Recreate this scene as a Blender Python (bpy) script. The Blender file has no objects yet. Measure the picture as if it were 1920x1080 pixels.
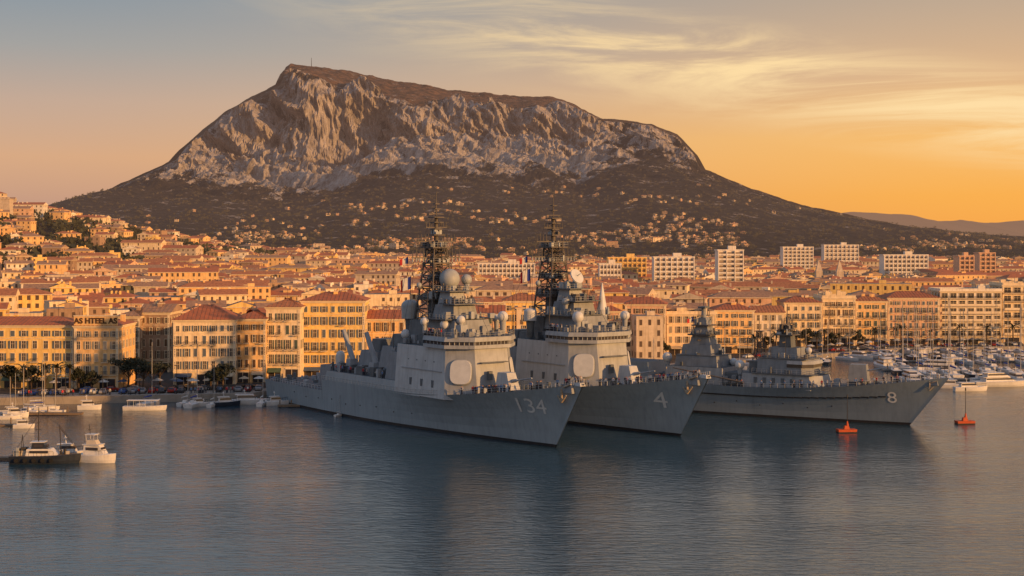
import bpy, math, random
import numpy as np
from mathutils import Vector, Matrix
R=random.Random(7)
F=2667.0; CH=44.0; HZ=450.0
def gx(px,d): return (px-960)/F*d
def gz(py,d): return CH-(py-HZ)/F*d
def wd(py): return CH*F/(py-HZ)      # distance of a waterline point
scene=bpy.context.scene; COL=scene.collection
def lin(r,g,b):
    def c(u):
        u/=255.; return u/12.92 if u<=.04045 else ((u+.055)/1.055)**2.4
    return (c(r),c(g),c(b),1)
# ---------------------------------------------------------------- materials
HAZE_GLOW=(0.55,0.30,0.18,1)
def paint_haze_glow(nt,shader_out,out,strength=.30,y1=3600,col=HAZE_GLOW):  # paints distance haze: emission mixed into the surface, growing with world depth
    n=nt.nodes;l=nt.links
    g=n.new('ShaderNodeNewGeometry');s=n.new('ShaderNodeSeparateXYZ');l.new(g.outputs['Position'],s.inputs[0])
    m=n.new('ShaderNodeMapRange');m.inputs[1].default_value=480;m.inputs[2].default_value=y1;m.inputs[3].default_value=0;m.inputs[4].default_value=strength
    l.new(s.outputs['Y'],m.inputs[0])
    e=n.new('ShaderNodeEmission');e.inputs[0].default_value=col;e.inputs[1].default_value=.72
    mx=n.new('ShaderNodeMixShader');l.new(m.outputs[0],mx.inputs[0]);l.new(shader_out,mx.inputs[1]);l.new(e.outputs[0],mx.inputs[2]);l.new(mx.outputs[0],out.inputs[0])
def M(name,c,c2=None,scale=.5,rough=.8,metal=0,bump=0,painted_haze=False,spec=.3,streak=False,sk_=.68):
    m=bpy.data.materials.new(name);m.use_nodes=True;nt=m.node_tree;n=nt.nodes;l=nt.links
    b=n['Principled BSDF'];out=n['Material Output']
    b.inputs['Roughness'].default_value=rough;b.inputs['Metallic'].default_value=metal;b.inputs['Specular IOR Level'].default_value=spec
    if c2 is None: c2=tuple(x*.72 for x in c)
    g=n.new('ShaderNodeNewGeometry')
    no=n.new('ShaderNodeTexNoise');no.inputs['Scale'].default_value=scale;no.inputs['Detail'].default_value=6;no.inputs['Roughness'].default_value=.65
    l.new(g.outputs['Position'],no.inputs['Vector'])
    r=n.new('ShaderNodeMapRange');r.inputs[1].default_value=.35;r.inputs[2].default_value=.65;l.new(no.outputs['Fac'],r.inputs[0])
    mx=n.new('ShaderNodeMix');mx.data_type='RGBA';mx.inputs[6].default_value=(*c,1);mx.inputs[7].default_value=(*c2,1);l.new(r.outputs[0],mx.inputs[0])
    col=mx.outputs[2]
    if streak:
        mp=n.new('ShaderNodeMapping');mp.inputs['Scale'].default_value=(1.3,1.3,.09);l.new(g.outputs['Position'],mp.inputs[0])
        n2=n.new('ShaderNodeTexNoise');n2.inputs['Scale'].default_value=1;n2.inputs['Detail'].default_value=4;l.new(mp.outputs[0],n2.inputs['Vector'])
        r2=n.new('ShaderNodeMapRange');r2.inputs[1].default_value=.45;r2.inputs[2].default_value=.75;r2.inputs[3].default_value=1;r2.inputs[4].default_value=sk_;l.new(n2.outputs['Fac'],r2.inputs[0])
        m2=n.new('ShaderNodeMix');m2.data_type='RGBA';m2.blend_type='MULTIPLY';m2.inputs[0].default_value=1;l.new(col,m2.inputs[6]);l.new(r2.outputs[0],m2.inputs[7]);col=m2.outputs[2]
    l.new(col,b.inputs['Base Color'])
    if bump:
        bp=n.new('ShaderNodeBump');bp.inputs['Distance'].default_value=bump;l.new(no.outputs['Fac'],bp.inputs['Height']);l.new(bp.outputs[0],b.inputs['Normal'])
    if painted_haze: paint_haze_glow(nt,b.outputs[0],out)
    return m
walls=[M('plaster_ochre',(.86,.56,.26),(.72,.44,.19),streak=True,painted_haze=True),M('plaster_cream',(.84,.68,.46),(.72,.55,.35),streak=True,painted_haze=True),
 M('plaster_yellow',(.88,.61,.22),(.76,.49,.17),streak=True,painted_haze=True),M('plaster_peach',(.74,.47,.31),(.60,.37,.24),streak=True,painted_haze=True),
 M('plaster_stone',(.62,.51,.40),(.50,.40,.30),streak=True,painted_haze=True),M('plaster_pale',(.84,.76,.64),(.72,.63,.52),streak=True,painted_haze=True),
 M('plaster_brown',(.42,.28,.19),(.33,.22,.15),streak=True,painted_haze=True)]
roofs=[M('tile_terracotta',(.50,.20,.09),(.28,.115,.06),scale=.9,rough=.9,painted_haze=True),M('tile_weathered',(.43,.25,.15),(.24,.145,.10),scale=.9,rough=.9,painted_haze=True),
 M('tile_red',(.46,.15,.07),(.29,.115,.065),scale=.6,rough=.9,painted_haze=True)]
flatroof=M('roof_gravel',(.34,.26,.20),(.22,.17,.14),painted_haze=True)
glass=M('window_glass',(.035,.035,.045),(.06,.05,.05),scale=.3,rough=.12,spec=.6)
farglass=M('far_window',(.075,.05,.042),(.13,.088,.065),scale=.1,rough=.5,painted_haze=True)
blockglass=M('block_window',(.20,.15,.12),(.28,.21,.16),scale=.1,rough=.5,painted_haze=True)
trim=M('stone_trim',(.78,.65,.46),(.66,.53,.37))
sh_mats=[M('shutter_green',(.10,.13,.11)),M('shutter_blue',(.13,.16,.20)),M('shutter_brown',(.16,.09,.05)),M('shutter_grey',(.36,.34,.30))]
iron=M('dark_iron',(.035,.033,.035),rough=.6)
white=M('white_gelcoat',(.66,.65,.64),(.54,.53,.53),rough=.35,scale=.8)
sparm=M('spar_aluminium',(.42,.41,.40),(.34,.33,.32),rough=.5)
offwhite=M('white_building',(.84,.78,.70),(.76,.69,.60),scale=.1,streak=True,painted_haze=True)
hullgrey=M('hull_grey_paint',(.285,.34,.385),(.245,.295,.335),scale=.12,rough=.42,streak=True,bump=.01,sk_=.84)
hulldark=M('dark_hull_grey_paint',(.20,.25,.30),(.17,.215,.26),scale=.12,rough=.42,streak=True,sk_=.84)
supgrey=M('superstructure_grey_paint',(.335,.365,.40),(.275,.30,.335),scale=.35,rough=.55,streak=True,sk_=.78)
midgrey=M('mid_grey_paint',(.235,.26,.29),(.18,.20,.23),scale=.4,rough=.55,streak=True,sk_=.78)
panelgrey=M('light_grey_paint',(.46,.485,.51),(.39,.41,.435),scale=.3,rough=.5,streak=True,sk_=.78)
darkgrey=M('dark_grey_paint',(.13,.148,.168),(.085,.098,.112),scale=.5,rough=.6)
deckmat=M('deck_paint',(.11,.125,.14),(.085,.095,.11),scale=.6,rough=.8)
boot=M('boot_topping',(.018,.018,.022),(.035,.03,.03),rough=.5)
domem=M('radome_white',(.56,.58,.60),(.48,.50,.52),scale=.6,rough=.45)
domeg=M('radome_grey',(.34,.37,.39),(.28,.31,.33),scale=.6,rough=.5)
mastm=M('mast_paint',(.12,.11,.108),(.07,.066,.066),rough=.6)
anchm=M('anchor_weathered_paint',(.42,.36,.28),(.26,.2,.14),scale=1.5,rough=.7)
markw=M('marking_paint',(.62,.63,.63),(.48,.50,.51),scale=1.5)
concrete=M('quay_concrete',(.34,.30,.26),(.24,.21,.18),scale=.25,bump=.02,rough=.9)
asphalt=M('asphalt',(.06,.058,.056),(.045,.043,.042),scale=.6,rough=.9)
wood=M('dock_wood',(.22,.16,.11),(.14,.10,.07),scale=1.2)
bark=M('bark',(.10,.07,.05),(.06,.04,.03),scale=2)
leafs=[M('foliage_dark',(.030,.035,.021),(.018,.022,.014),scale=.8,painted_haze=True),M('foliage_light',(.052,.055,.031),(.038,.041,.024),scale=.8,painted_haze=True)]
orange=M('buoy_orange',(.50,.09,.03),(.4,.07,.025),scale=2,rough=.6)
redm=M('red_cloth',(.50,.04,.04));bluem=M('blue_cloth',(.03,.06,.32));whitem=M('white_cloth',(.62,.61,.59))
rubber=M('rubber',(.02,.02,.02));navy=M('navy_hull_paint',(.03,.04,.06),(.02,.025,.04),rough=.3)
skin=M('skin',(.5,.3,.2));hairm=M('dark_hair',(.03,.02,.015));trous=M('dark_trousers',(.04,.045,.07))
tan=M('cabin_cream',(.52,.47,.40),(.42,.38,.33),scale=1)
# ---------------------------------------------------------------- mesh builder
class MB:
    def __init__(s): s.v=[];s.f=[];s.m=[];s.sm=[];s.mats=[];s.ix={}
    def mi(s,mat):
        k=mat.name
        if k not in s.ix: s.ix[k]=len(s.mats);s.mats.append(mat)
        return s.ix[k]
    def add(s,vs,fs,mat,smooth=False):
        o=len(s.v);s.v.extend(vs);i=s.mi(mat)
        for f in fs: s.f.append([o+k for k in f]);s.m.append(i);s.sm.append(smooth)
    def prism(s,b,t,mat,cap=None,bottom=True):
        n=len(b);vs=list(b)+list(t);s.add(vs,[(i,(i+1)%n,n+(i+1)%n,n+i) for i in range(n)],mat)
        s.add(list(t),[tuple(range(n))],cap or mat)
        if bottom: s.add(list(b),[tuple(reversed(range(n)))],mat)
    def box(s,c,d,mat,rz=0,tx=1,ty=1,cap=None):
        cs,sn=math.cos(rz),math.sin(rz);hx,hy,hz=d[0]/2,d[1]/2,d[2]/2
        def P(x,y,z): return (c[0]+x*cs-y*sn,c[1]+x*sn+y*cs,c[2]+z)
        b=[P(-hx,-hy,-hz),P(hx,-hy,-hz),P(hx,hy,-hz),P(-hx,hy,-hz)]
        t=[P(-hx*tx,-hy*ty,hz),P(hx*tx,-hy*ty,hz),P(hx*tx,hy*ty,hz),P(-hx*tx,hy*ty,hz)]
        s.prism(b,t,mat,cap)
    def cyl(s,p0,p1,r0,r1=None,mat=None,n=8,smooth=True):
        if r1 is None:r1=r0
        p0=Vector(p0);p1=Vector(p1);a=(p1-p0).normalized();u=a.orthogonal().normalized();w=a.cross(u)
        b=[];t=[]
        for i in range(n):
            q=2*math.pi*i/n;e=u*math.cos(q)+w*math.sin(q);b.append(tuple(p0+e*r0));t.append(tuple(p1+e*r1))
        s.add(b+t,[(i,(i+1)%n,n+(i+1)%n,n+i) for i in range(n)],mat,smooth)
        s.add(t,[tuple(range(n))],mat);s.add(b,[tuple(reversed(range(n)))],mat)
    def sphere(s,c,r,mat,n=16,zs=1.,lo=-90):
        vs=[];m=max(5,n//2)
        for j in range(m+1):
            a=math.radians(lo+(90-lo)*j/m)
            for i in range(n):
                q=2*math.pi*i/n;vs.append((c[0]+r*math.cos(a)*math.cos(q),c[1]+r*math.cos(a)*math.sin(q),c[2]+r*zs*math.sin(a)))
        s.add(vs,[(j*n+i,j*n+(i+1)%n,(j+1)*n+(i+1)%n,(j+1)*n+i) for j in range(m) for i in range(n)],mat,True)
    def mesh(s,name):
        me=bpy.data.meshes.new(name);me.from_pydata(s.v,[],s.f)
        for m in s.mats: me.materials.append(m)
        me.polygons.foreach_set('material_index',s.m);me.polygons.foreach_set('use_smooth',s.sm);me.update();return me
    def obj(s,name,parent=None,loc=(0,0,0),rz=0):
        return mk(name,s.mesh(name),parent,loc,rz)
def mk(name,data,parent=None,loc=(0,0,0),rz=0):
    o=bpy.data.objects.new(name,data);COL.objects.link(o);o.location=loc;o.rotation_euler=(0,0,rz)
    if parent: o.parent=parent
    return o
def tag(o,label,cat,group=None,kind=None):
    o['label']=label;o['category']=cat
    if group:o['group']=group
    if kind:o['kind']=kind
    return o
def thing(name,label,cat,loc=(0,0,0),rz=0,group=None):
    o=mk(name,None,None,loc,rz);o.empty_display_size=1;return tag(o,label,cat,group)
def dup(o,loc=None,rz=None,sc=None,parent=None):
    c=o.copy();COL.objects.link(c)
    if parent:c.parent=parent
    if loc is not None:c.location=loc
    if rz is not None:c.rotation_euler=(0,0,rz)
    if sc is not None:c.scale=(sc,)*3
    for k in list(o.children): dup(k,parent=c)
    return c
# ---------------------------------------------------------------- camera
cam=bpy.data.cameras.new('camera');co=bpy.data.objects.new('camera',cam);COL.objects.link(co)
cam.sensor_width=36;cam.lens=F/1920*36;cam.shift_y=-90/1920;cam.clip_end=40000;cam.clip_start=1
co.location=(0,0,CH);co.rotation_euler=(math.radians(90),0,0);scene.camera=co
scene.view_settings.view_transform='Standard';scene.view_settings.look='None';scene.view_settings.exposure=0
# ---------------------------------------------------------------- light and sky
SA=math.radians(34);SE=math.radians(11)
sd=Vector((math.cos(SA)*math.cos(SE),-math.sin(SA)*math.cos(SE),math.sin(SE)))
L=bpy.data.lights.new('sun','SUN');L.energy=5;L.angle=math.radians(.6);L.color=(1,.50,.165)
lo=bpy.data.objects.new('sun',L);COL.objects.link(lo);lo.rotation_euler=sd.to_track_quat('Z','Y').to_euler()
W=bpy.data.worlds.new('World');scene.world=W;W.use_nodes=True;nt=W.node_tree;n=nt.nodes;l=nt.links
bg=n['Background'];tc=n.new('ShaderNodeTexCoord');sep=n.new('ShaderNodeSeparateXYZ');l.new(tc.outputs['Generated'],sep.inputs[0])
def ramp(stops):
    r=n.new('ShaderNodeValToRGB');e=r.color_ramp.elements
    while len(e)>1:e.remove(e[-1])
    e[0].position=stops[0][0];e[0].color=lin(*stops[0][1])
    for p,c in stops[1:]:
        x=e.new(p);x.color=lin(*c)
    return r
def sq(p): return math.sqrt(p)
el=n.new('ShaderNodeMath');el.operation='MAXIMUM';el.inputs[1].default_value=0;l.new(sep.outputs['Z'],el.inputs[0])
es=n.new('ShaderNodeMath');es.operation='SQRT';l.new(el.outputs[0],es.inputs[0])
rl=ramp([(0,(178,138,126)),(sq(.026),(200,154,130)),(sq(.056),(218,168,130)),(sq(.094),(198,168,148)),(sq(.13),(164,161,158)),(sq(.169),(138,150,160)),(sq(.35),(170,182,196)),(1,(112,132,165))])
rr=ramp([(0,(250,160,72)),(sq(.03),(255,178,78)),(sq(.07),(252,190,106)),(sq(.11),(228,184,138)),(sq(.169),(190,168,146)),(sq(.35),(196,186,182)),(1,(112,132,165))])
l.new(es.outputs[0],rl.inputs[0]);l.new(es.outputs[0],rr.inputs[0])
az=n.new('ShaderNodeMapRange');az.interpolation_type='SMOOTHSTEP';az.inputs[1].default_value=-.36;az.inputs[2].default_value=.36;l.new(sep.outputs['X'],az.inputs[0])
mx=n.new('ShaderNodeMix');mx.data_type='RGBA';l.new(az.outputs[0],mx.inputs[0]);l.new(rl.outputs[0],mx.inputs[6]);l.new(rr.outputs[0],mx.inputs[7])
sky=n.new('ShaderNodeTexSky');sky.sky_type='NISHITA';sky.sun_disc=False;sky.sun_elevation=SE;sky.sun_rotation=math.pi/2+SA
sk=n.new('ShaderNodeMix');sk.data_type='RGBA';sk.blend_type='MULTIPLY';sk.inputs[0].default_value=1;sk.inputs[7].default_value=(.1,.1,.1,1);l.new(sky.outputs[0],sk.inputs[6])
m2=n.new('ShaderNodeMix');m2.data_type='RGBA';m2.inputs[0].default_value=.06;l.new(mx.outputs[2],m2.inputs[6]);l.new(sk.outputs[2],m2.inputs[7])
mp=n.new('ShaderNodeMapping');mp.inputs['Rotation'].default_value=(0,math.radians(-13),0);mp.inputs['Scale'].default_value=(3.6,3.6,30);l.new(tc.outputs['Generated'],mp.inputs[0])
nz=n.new('ShaderNodeTexNoise');nz.inputs['Scale'].default_value=1.3;nz.inputs['Detail'].default_value=10;nz.inputs['Roughness'].default_value=.64;nz.inputs['Distortion'].default_value=.9;l.new(mp.outputs[0],nz.inputs['Vector'])
cr=n.new('ShaderNodeMapRange');cr.interpolation_type='SMOOTHSTEP';cr.inputs[1].default_value=.38;cr.inputs[2].default_value=.68;l.new(nz.outputs['Fac'],cr.inputs[0])
def band(sock,a,b,c,d):
    p=n.new('ShaderNodeMapRange');p.interpolation_type='SMOOTHSTEP';p.inputs[1].default_value=a;p.inputs[2].default_value=b;l.new(sock,p.inputs[0])
    q=n.new('ShaderNodeMapRange');q.interpolation_type='SMOOTHSTEP';q.inputs[1].default_value=c;q.inputs[2].default_value=d;q.inputs[3].default_value=1;q.inputs[4].default_value=0;l.new(sock,q.inputs[0])
    r=n.new('ShaderNodeMath');r.operation='MULTIPLY';l.new(p.outputs[0],r.inputs[0]);l.new(q.outputs[0],r.inputs[1]);return r.outputs[0]
tl=n.new('ShaderNodeMath');tl.operation='MULTIPLY_ADD';tl.inputs[1].default_value=.2;l.new(sep.outputs['X'],tl.inputs[0]);l.new(sep.outputs['Z'],tl.inputs[2])
b1=band(tl.outputs[0],.10,.15,.155,.19)
b2=n.new('ShaderNodeMapRange');b2.interpolation_type='SMOOTHSTEP';b2.inputs[1].default_value=-.22;b2.inputs[2].default_value=.14;b2.inputs[3].default_value=.12;b2.inputs[4].default_value=1;l.new(sep.outputs['X'],b2.inputs[0])
cm=n.new('ShaderNodeMath');cm.operation='MULTIPLY';l.new(b1,cm.inputs[0]);l.new(b2.outputs[0],cm.inputs[1])
cm2=n.new('ShaderNodeMath');cm2.operation='MULTIPLY';l.new(cm.outputs[0],cm2.inputs[0]);l.new(cr.outputs[0],cm2.inputs[1])
m3=n.new('ShaderNodeMix');m3.data_type='RGBA';m3.inputs[7].default_value=lin(255,222,166);l.new(cm2.outputs[0],m3.inputs[0]);l.new(m2.outputs[2],m3.inputs[6])
l.new(m3.outputs[2],bg.inputs[0]);bg.inputs[1].default_value=1.0
# ---------------------------------------------------------------- noise
rng=np.random.RandomState(3);TAB=rng.rand(512,512)
def vn(x,y):
    xi=np.floor(x).astype(int);yi=np.floor(y).astype(int);fx=x-xi;fy=y-yi
    fx=fx*fx*fx*(fx*(fx*6-15)+10);fy=fy*fy*fy*(fy*(fy*6-15)+10)
    a=TAB[xi%512,yi%512];b=TAB[(xi+1)%512,yi%512];c=TAB[xi%512,(yi+1)%512];d=TAB[(xi+1)%512,(yi+1)%512]
    return (a*(1-fx)+b*fx)*(1-fy)+(c*(1-fx)+d*fx)*fy
def rot(x,y,i):
    c,s=math.cos(i*.9),math.sin(i*.9);return x*c-y*s+i*17.3,x*s+y*c+i*9.1
def fbm(x,y,o=5,g=.5):
    s=0;a=1;t=0
    for i in range(o): s=s+a*vn(x*2**i+i*17.3,y*2**i+i*9.1);t+=a;a*=g
    return s/t
def rid(x,y,o=4,g=.5):
    s=0;a=1;t=0
    for i in range(o):
        u,v=rot(x*2**i,y*2**i,i*.5) ; s=s+a*(1-np.abs(2*vn(u,v)-1));t+=a;a*=g
    return s/t
def sst(a,b,x): t=np.clip((x-a)/(b-a),0,1);return t*t*(3-2*t)
PX=[-900,-400,-100,95,150,250,330,350,380,430,490,525,535,545,600,660,750,830,900,1000,1060,1095,1130,1220,1270,1300,1315,1400,1500,1600,1700,1800,1920,2300]
RR=[450,440,425,400,380,335,297,272,243,203,175,156,130,121,125,135,152,167,177,181,187,206,222,232,253,285,315,350,385,405,425,442,450,452]
CC=[451,441,426,402,382,338,301,280,252,213,188,170,150,130,150,168,190,200,212,200,208,216,228,240,262,292,318,352,387,407,427,444,452,454]
BB=[452,442,428,405,386,343,308,303,300,300,306,312,316,318,328,322,288,275,272,278,290,272,262,264,288,305,320,355,390,409,429,446,453,455]
def hillf(X,Y): return 84*np.exp(-.5*((X+640)/230)**2-.5*((Y-1350)/330)**2)
def terrain(X,Y,full=False):
    X=np.asarray(X,float);Y=np.asarray(Y,float)
    yB=4450+(fbm(X/160,X*0+3.3,3)-.5)*160;yC=yB+95+60*(fbm(X/90,X*0+8.1,2)-.5);yR=5100.
    wob=(fbm(X/60,X*0+1.7,4)-.5)
    Bz=CH+(HZ-np.interp(960+X*F/yB,PX,BB))/F*yB
    Cz=CH+(HZ-np.interp(960+X*F/yC,PX,CC))/F*yC
    Rz=CH+(HZ-np.interp(960+X*F/yR,PX,RR))/F*yR+wob*12
    plain=2.0+9*np.clip((Y-640)/1560,0,1)**1.4
    s=np.clip((Y-2200)/(yB-2200),0,1)
    Z=plain+(Bz-11)*s**1.35*(s>0)
    t=np.clip((Y-yB)/(yC-yB),0,1);Z=Z+(Cz-Bz)*(t*.8+.2*sst(0,1,t))
    t2=np.clip((Y-yC)/(yR-yC),0,1);Z=Z+(Rz-Cz)*t2
    t3=np.clip((Y-yR)/2000,0,1);Z=Z-(Rz+40)*t3**1.3
    Z=Z+hillf(X,Y)
    ch=np.clip((Cz-Bz)/110,0,1)
    lower=sst(3250,4350,Y);upper=1-sst(yC-30,yC+90,Y)
    wp1=90*(fbm(X/150,Y/150,3)-.5)
    wx_=X+.9*(Y-4400)+wp1
    ribs=rid(wx_/205,Y/500,5,.55)-.55
    wx2=X-.35*(Y-4400)+wp1*.6
    rib2=rid(wx2/72,Y/140,5,.62)-.55
    Z=Z+ch*lower*upper*(ribs*160+rib2*46)
    g=sst(2200,3000,Y)*(1-.7*lower)
    Z=Z+g*((rid((X+.2*Y)/380,Y/1000,3)-.55)*34+(fbm(X/50,Y/50,3)-.5)*5)
    Z=Z+sst(yC,yC+80,Y)*(1-t3)*(fbm(X/45,Y/90,5)-.5)*14*ch
    pR=np.interp(960+X*F/np.maximum(Y,3000),PX,RR)
    cap=CH+(HZ-pR)/F*Y-7+wob*8
    Z=np.where((Y<yR-120)&(Y>3700),np.minimum(Z,cap),Z)
    if not full: return Z
    fold=rid((X+1.05*Z+60*(fbm(X/90,Z/90,2)-.5))/140,(X-Z)/400,5,.53)-.55
    zz=Z+.35*X
    ybuff=-ch*sst(3950,4380,Y)*upper*(fold*225+(rid(X/46+2,zz/190,5,.62)-.5)*85+(rid(X/18,Z/30,3,.62)-.5)*20)
    Yq=Y+ybuff
    pR2=np.interp(960+X*F/np.maximum(Yq,3000),PX,RR)
    Z=np.where((Y<yR-120)&(Y>3700),np.minimum(Z,CH+(HZ-pR2)/F*Yq-6+wob*8),Z)
    zone=sst(3880,4400,Y+260*(fbm(X/110,Y*0+.7,4)-.5)+ribs*600+fold*560)*upper*ch
    return Z,ybuff,zone,ch,t2,ribs*.5+fold,rib2
def grid(name,xs,ys,mat,rowfn=None):
    X,Y=np.meshgrid(xs,ys);Z,yb,zone,ch,t2,ribs,rib2=terrain(X,Y,True)
    gy=np.gradient(Z,axis=0)/np.gradient(Y,axis=0);gxx=np.gradient(Z,axis=1)/np.gradient(X,axis=1);sl=np.sqrt(gy**2+gxx**2)
    rock=np.clip(zone*(.36+.34*sst(.5,1.6,sl)+ribs*1.15+rib2*1.3),0,1)
    brown=sst(0,.12,t2)*ch
    Yp=Y+yb
    nr,nc=X.shape;V=np.stack([X,Yp,Z],-1).reshape(-1,3)
    i=np.arange((nr-1)*nc).reshape(nr-1,nc)[:,:-1].ravel()
    Fc=np.stack([i,i+1,i+1+nc,i+nc],-1)
    me=bpy.data.meshes.new(name);me.vertices.add(len(V));me.vertices.foreach_set('co',V.ravel().astype(np.float32))
    me.loops.add(Fc.size);me.loops.foreach_set('vertex_index',Fc.ravel().astype(np.int32))
    me.polygons.add(len(Fc));me.polygons.foreach_set('loop_start',(np.arange(len(Fc))*4).astype(np.int32));me.polygons.foreach_set('loop_total',np.full(len(Fc),4,np.int32))
    me.polygons.foreach_set('use_smooth',np.zeros(len(Fc),bool))
    me.update(calc_edges=True)
    a=me.attributes.new('rock','FLOAT','POINT');a.data.foreach_set('value',rock.ravel().astype(np.float32))
    a=me.attributes.new('brown','FLOAT','POINT');a.data.foreach_set('value',brown.ravel().astype(np.float32))
    me.materials.append(mat);return mk(name,me)
def terrmat():
    m=bpy.data.materials.new('mountain_terrain');m.use_nodes=True;nt=m.node_tree;n=nt.nodes;l=nt.links;b=n['Principled BSDF'];out=n['Material Output']
    b.inputs['Roughness'].default_value=.95;b.inputs['Specular IOR Level'].default_value=.1
    g=n.new('ShaderNodeNewGeometry')
    def noise(s,d=6,ro=.6,sc=None):
        t=n.new('ShaderNodeTexNoise');t.inputs['Scale'].default_value=s;t.inputs['Detail'].default_value=d;t.inputs['Roughness'].default_value=ro
        if sc:
            q=n.new('ShaderNodeMapping');q.inputs['Scale'].default_value=sc;l.new(g.outputs['Position'],q.inputs[0]);l.new(q.outputs[0],t.inputs['Vector'])
        else:l.new(g.outputs['Position'],t.inputs['Vector'])
        return t.outputs['Fac']
    def mr(s,a,b_,c=0,d=1):
        t=n.new('ShaderNodeMapRange');t.inputs[1].default_value=a;t.inputs[2].default_value=b_;t.inputs[3].default_value=c;t.inputs[4].default_value=d;l.new(s,t.inputs[0]);return t.outputs[0]
    def mix(f,a,b_):
        t=n.new('ShaderNodeMix');t.data_type='RGBA'
        for k,v in ((0,f),(6,a),(7,b_)):
            if isinstance(v,tuple):t.inputs[k].default_value=(*v,1)
            else:l.new(v,t.inputs[k])
        return t.outputs[2]
    fine=noise(.05,8,.7);
    veg=mix(mr(fine,.42,.6),(.020,.021,.018),(.050,.044,.037))
    at=n.new('ShaderNodeAttribute');at.attribute_name='brown'
    veg=mix(at.outputs['Fac'],veg,mix(mr(noise(.03,8,.7),.4,.62),(.06,.045,.03),(.22,.13,.08)))
    rk=mix(mr(noise(.035,12,.78,(1,1,.35)),.39,.59),(.15,.135,.125),(.54,.49,.455))
    ar=n.new('ShaderNodeAttribute');ar.attribute_name='rock'
    ad=n.new('ShaderNodeMath');ad.operation='ADD';l.new(ar.outputs['Fac'],ad.inputs[0]);l.new(mr(noise(.020,12,.78,(1,1,.6)),.3,.7,-.6,.6),ad.inputs[1])
    c=mix(mr(ad.outputs[0],.22,.38),veg,rk)
    s=n.new('ShaderNodeSeparateXYZ');l.new(g.outputs['Position'],s.inputs[0])
    c=mix(mr(s.outputs['Y'],1400,2100),mix(mr(noise(.06),.4,.6),(.04,.038,.025),(.15,.11,.08)),c)
    l.new(c,b.inputs['Base Color'])
    bp=n.new('ShaderNodeBump');bp.inputs['Distance'].default_value=18;l.new(noise(.035,11,.74,(1,1,.6)),bp.inputs['Height']);l.new(bp.outputs[0],b.inputs['Normal'])
    paint_haze_glow(nt,b.outputs[0],out,.205,3200,(.46,.27,.20,1));return m  # mountain haze is painted on as a weak warm glow
TM=terrmat()
QP=[(-3000,366),(-900,372),(-140,378),(-72,390),(-60,412),(-30,425),(30,455),(90,505),(150,552),(200,562),(3000,590)]
def qy(x): return float(np.interp(x,[p[0] for p in QP],[p[1] for p in QP]))
xs=np.concatenate([np.linspace(-2700,-1750,60)[:-1],np.linspace(-1750,1500,1050)[:-1],np.linspace(1500,2700,80)])
ys=np.concatenate([np.linspace(640,2200,60)[:-1],np.linspace(2200,3900,130)[:-1],np.linspace(3900,4750,280)[:-1],np.linspace(4750,5150,50)[:-1],np.linspace(5150,7100,14)])
o=grid('mountain',xs,ys,TM);tag(o,'rocky limestone mountain with cliffs above forested slopes','mountain',kind='structure')
mb=MB();XX=sorted(set([p[0] for p in QP]+list(range(-2900,2900,100))))
for a,b in zip(XX[:-1],XX[1:]):
    mb.add([(a,qy(a)+5,1.9),(b,qy(b)+5,1.9),(b,642,1.99),(a,642,1.99)],[(0,1,2,3)],asphalt)
tag(mb.obj('ground'),'grey town ground of streets behind the quay','ground',kind='structure')
mb=MB()
for a,b in zip(QP[:-1],QP[1:]):
    W_=9
    mb.add([(a[0],a[1],-3),(b[0],b[1],-3),(b[0],b[1],2),(a[0],a[1],2),(a[0],a[1]+W_,2),(b[0],b[1]+W_,2),(a[0],a[1]+W_,1.8),(b[0],b[1]+W_,1.8)],[(0,1,2,3),(3,2,5,4),(4,5,7,6)],concrete)
tag(mb.obj('quay'),'concrete harbour quay with stone edge and kerb','quay',kind='structure')
def watermat():
    m=bpy.data.materials.new('harbour_water');m.use_nodes=True;nt=m.node_tree;n=nt.nodes;l=nt.links;b=n['Principled BSDF']
    b.inputs['Base Color'].default_value=(.016,.050,.075,1);b.inputs['Roughness'].default_value=.10;b.inputs['IOR'].default_value=1.40;b.inputs['Specular IOR Level'].default_value=.9
    g=n.new('ShaderNodeNewGeometry')
    def nn(sc,rot,s,d,ro=.55,di=0):
        q=n.new('ShaderNodeMapping');q.inputs['Scale'].default_value=sc;q.inputs['Rotation'].default_value=(0,0,rot);l.new(g.outputs['Position'],q.inputs[0])
        t=n.new('ShaderNodeTexNoise');t.inputs['Scale'].default_value=s;t.inputs['Detail'].default_value=d;t.inputs['Roughness'].default_value=ro;t.inputs['Distortion'].default_value=di;l.new(q.outputs[0],t.inputs['Vector']);return t.outputs['Fac']
    a=nn((.5,1.25,1),.12,.75,4,.55,.6);c=nn((.5,1,1),-.25,.12,3);big=nn((.35,1,1),.1,.018,4,.6)
    r=n.new('ShaderNodeMapRange');r.inputs[1].default_value=.35;r.inputs[2].default_value=.65;r.inputs[3].default_value=.35;r.inputs[4].default_value=1.0;l.new(big,r.inputs[0])
    h=n.new('ShaderNodeMath');h.operation='MULTIPLY';l.new(a,h.inputs[0]);l.new(r.outputs[0],h.inputs[1])
    h2=n.new('ShaderNodeMath');h2.operation='MULTIPLY_ADD';h2.inputs[1].default_value=.9;l.new(c,h2.inputs[0]);l.new(h.outputs[0],h2.inputs[2])
    bp=n.new('ShaderNodeBump');bp.inputs['Distance'].default_value=.23;l.new(h2.outputs[0],bp.inputs['Height']);l.new(bp.outputs[0],b.inputs['Normal'])
    return m
mb=MB();mb.add([(-4000,-1500,0),(4000,-1500,0),(4000,640,0),(-4000,640,0)],[(0,1,2,3)],watermat())
tag(mb.obj('water'),'dark blue rippled harbour water','water',kind='structure')
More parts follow.
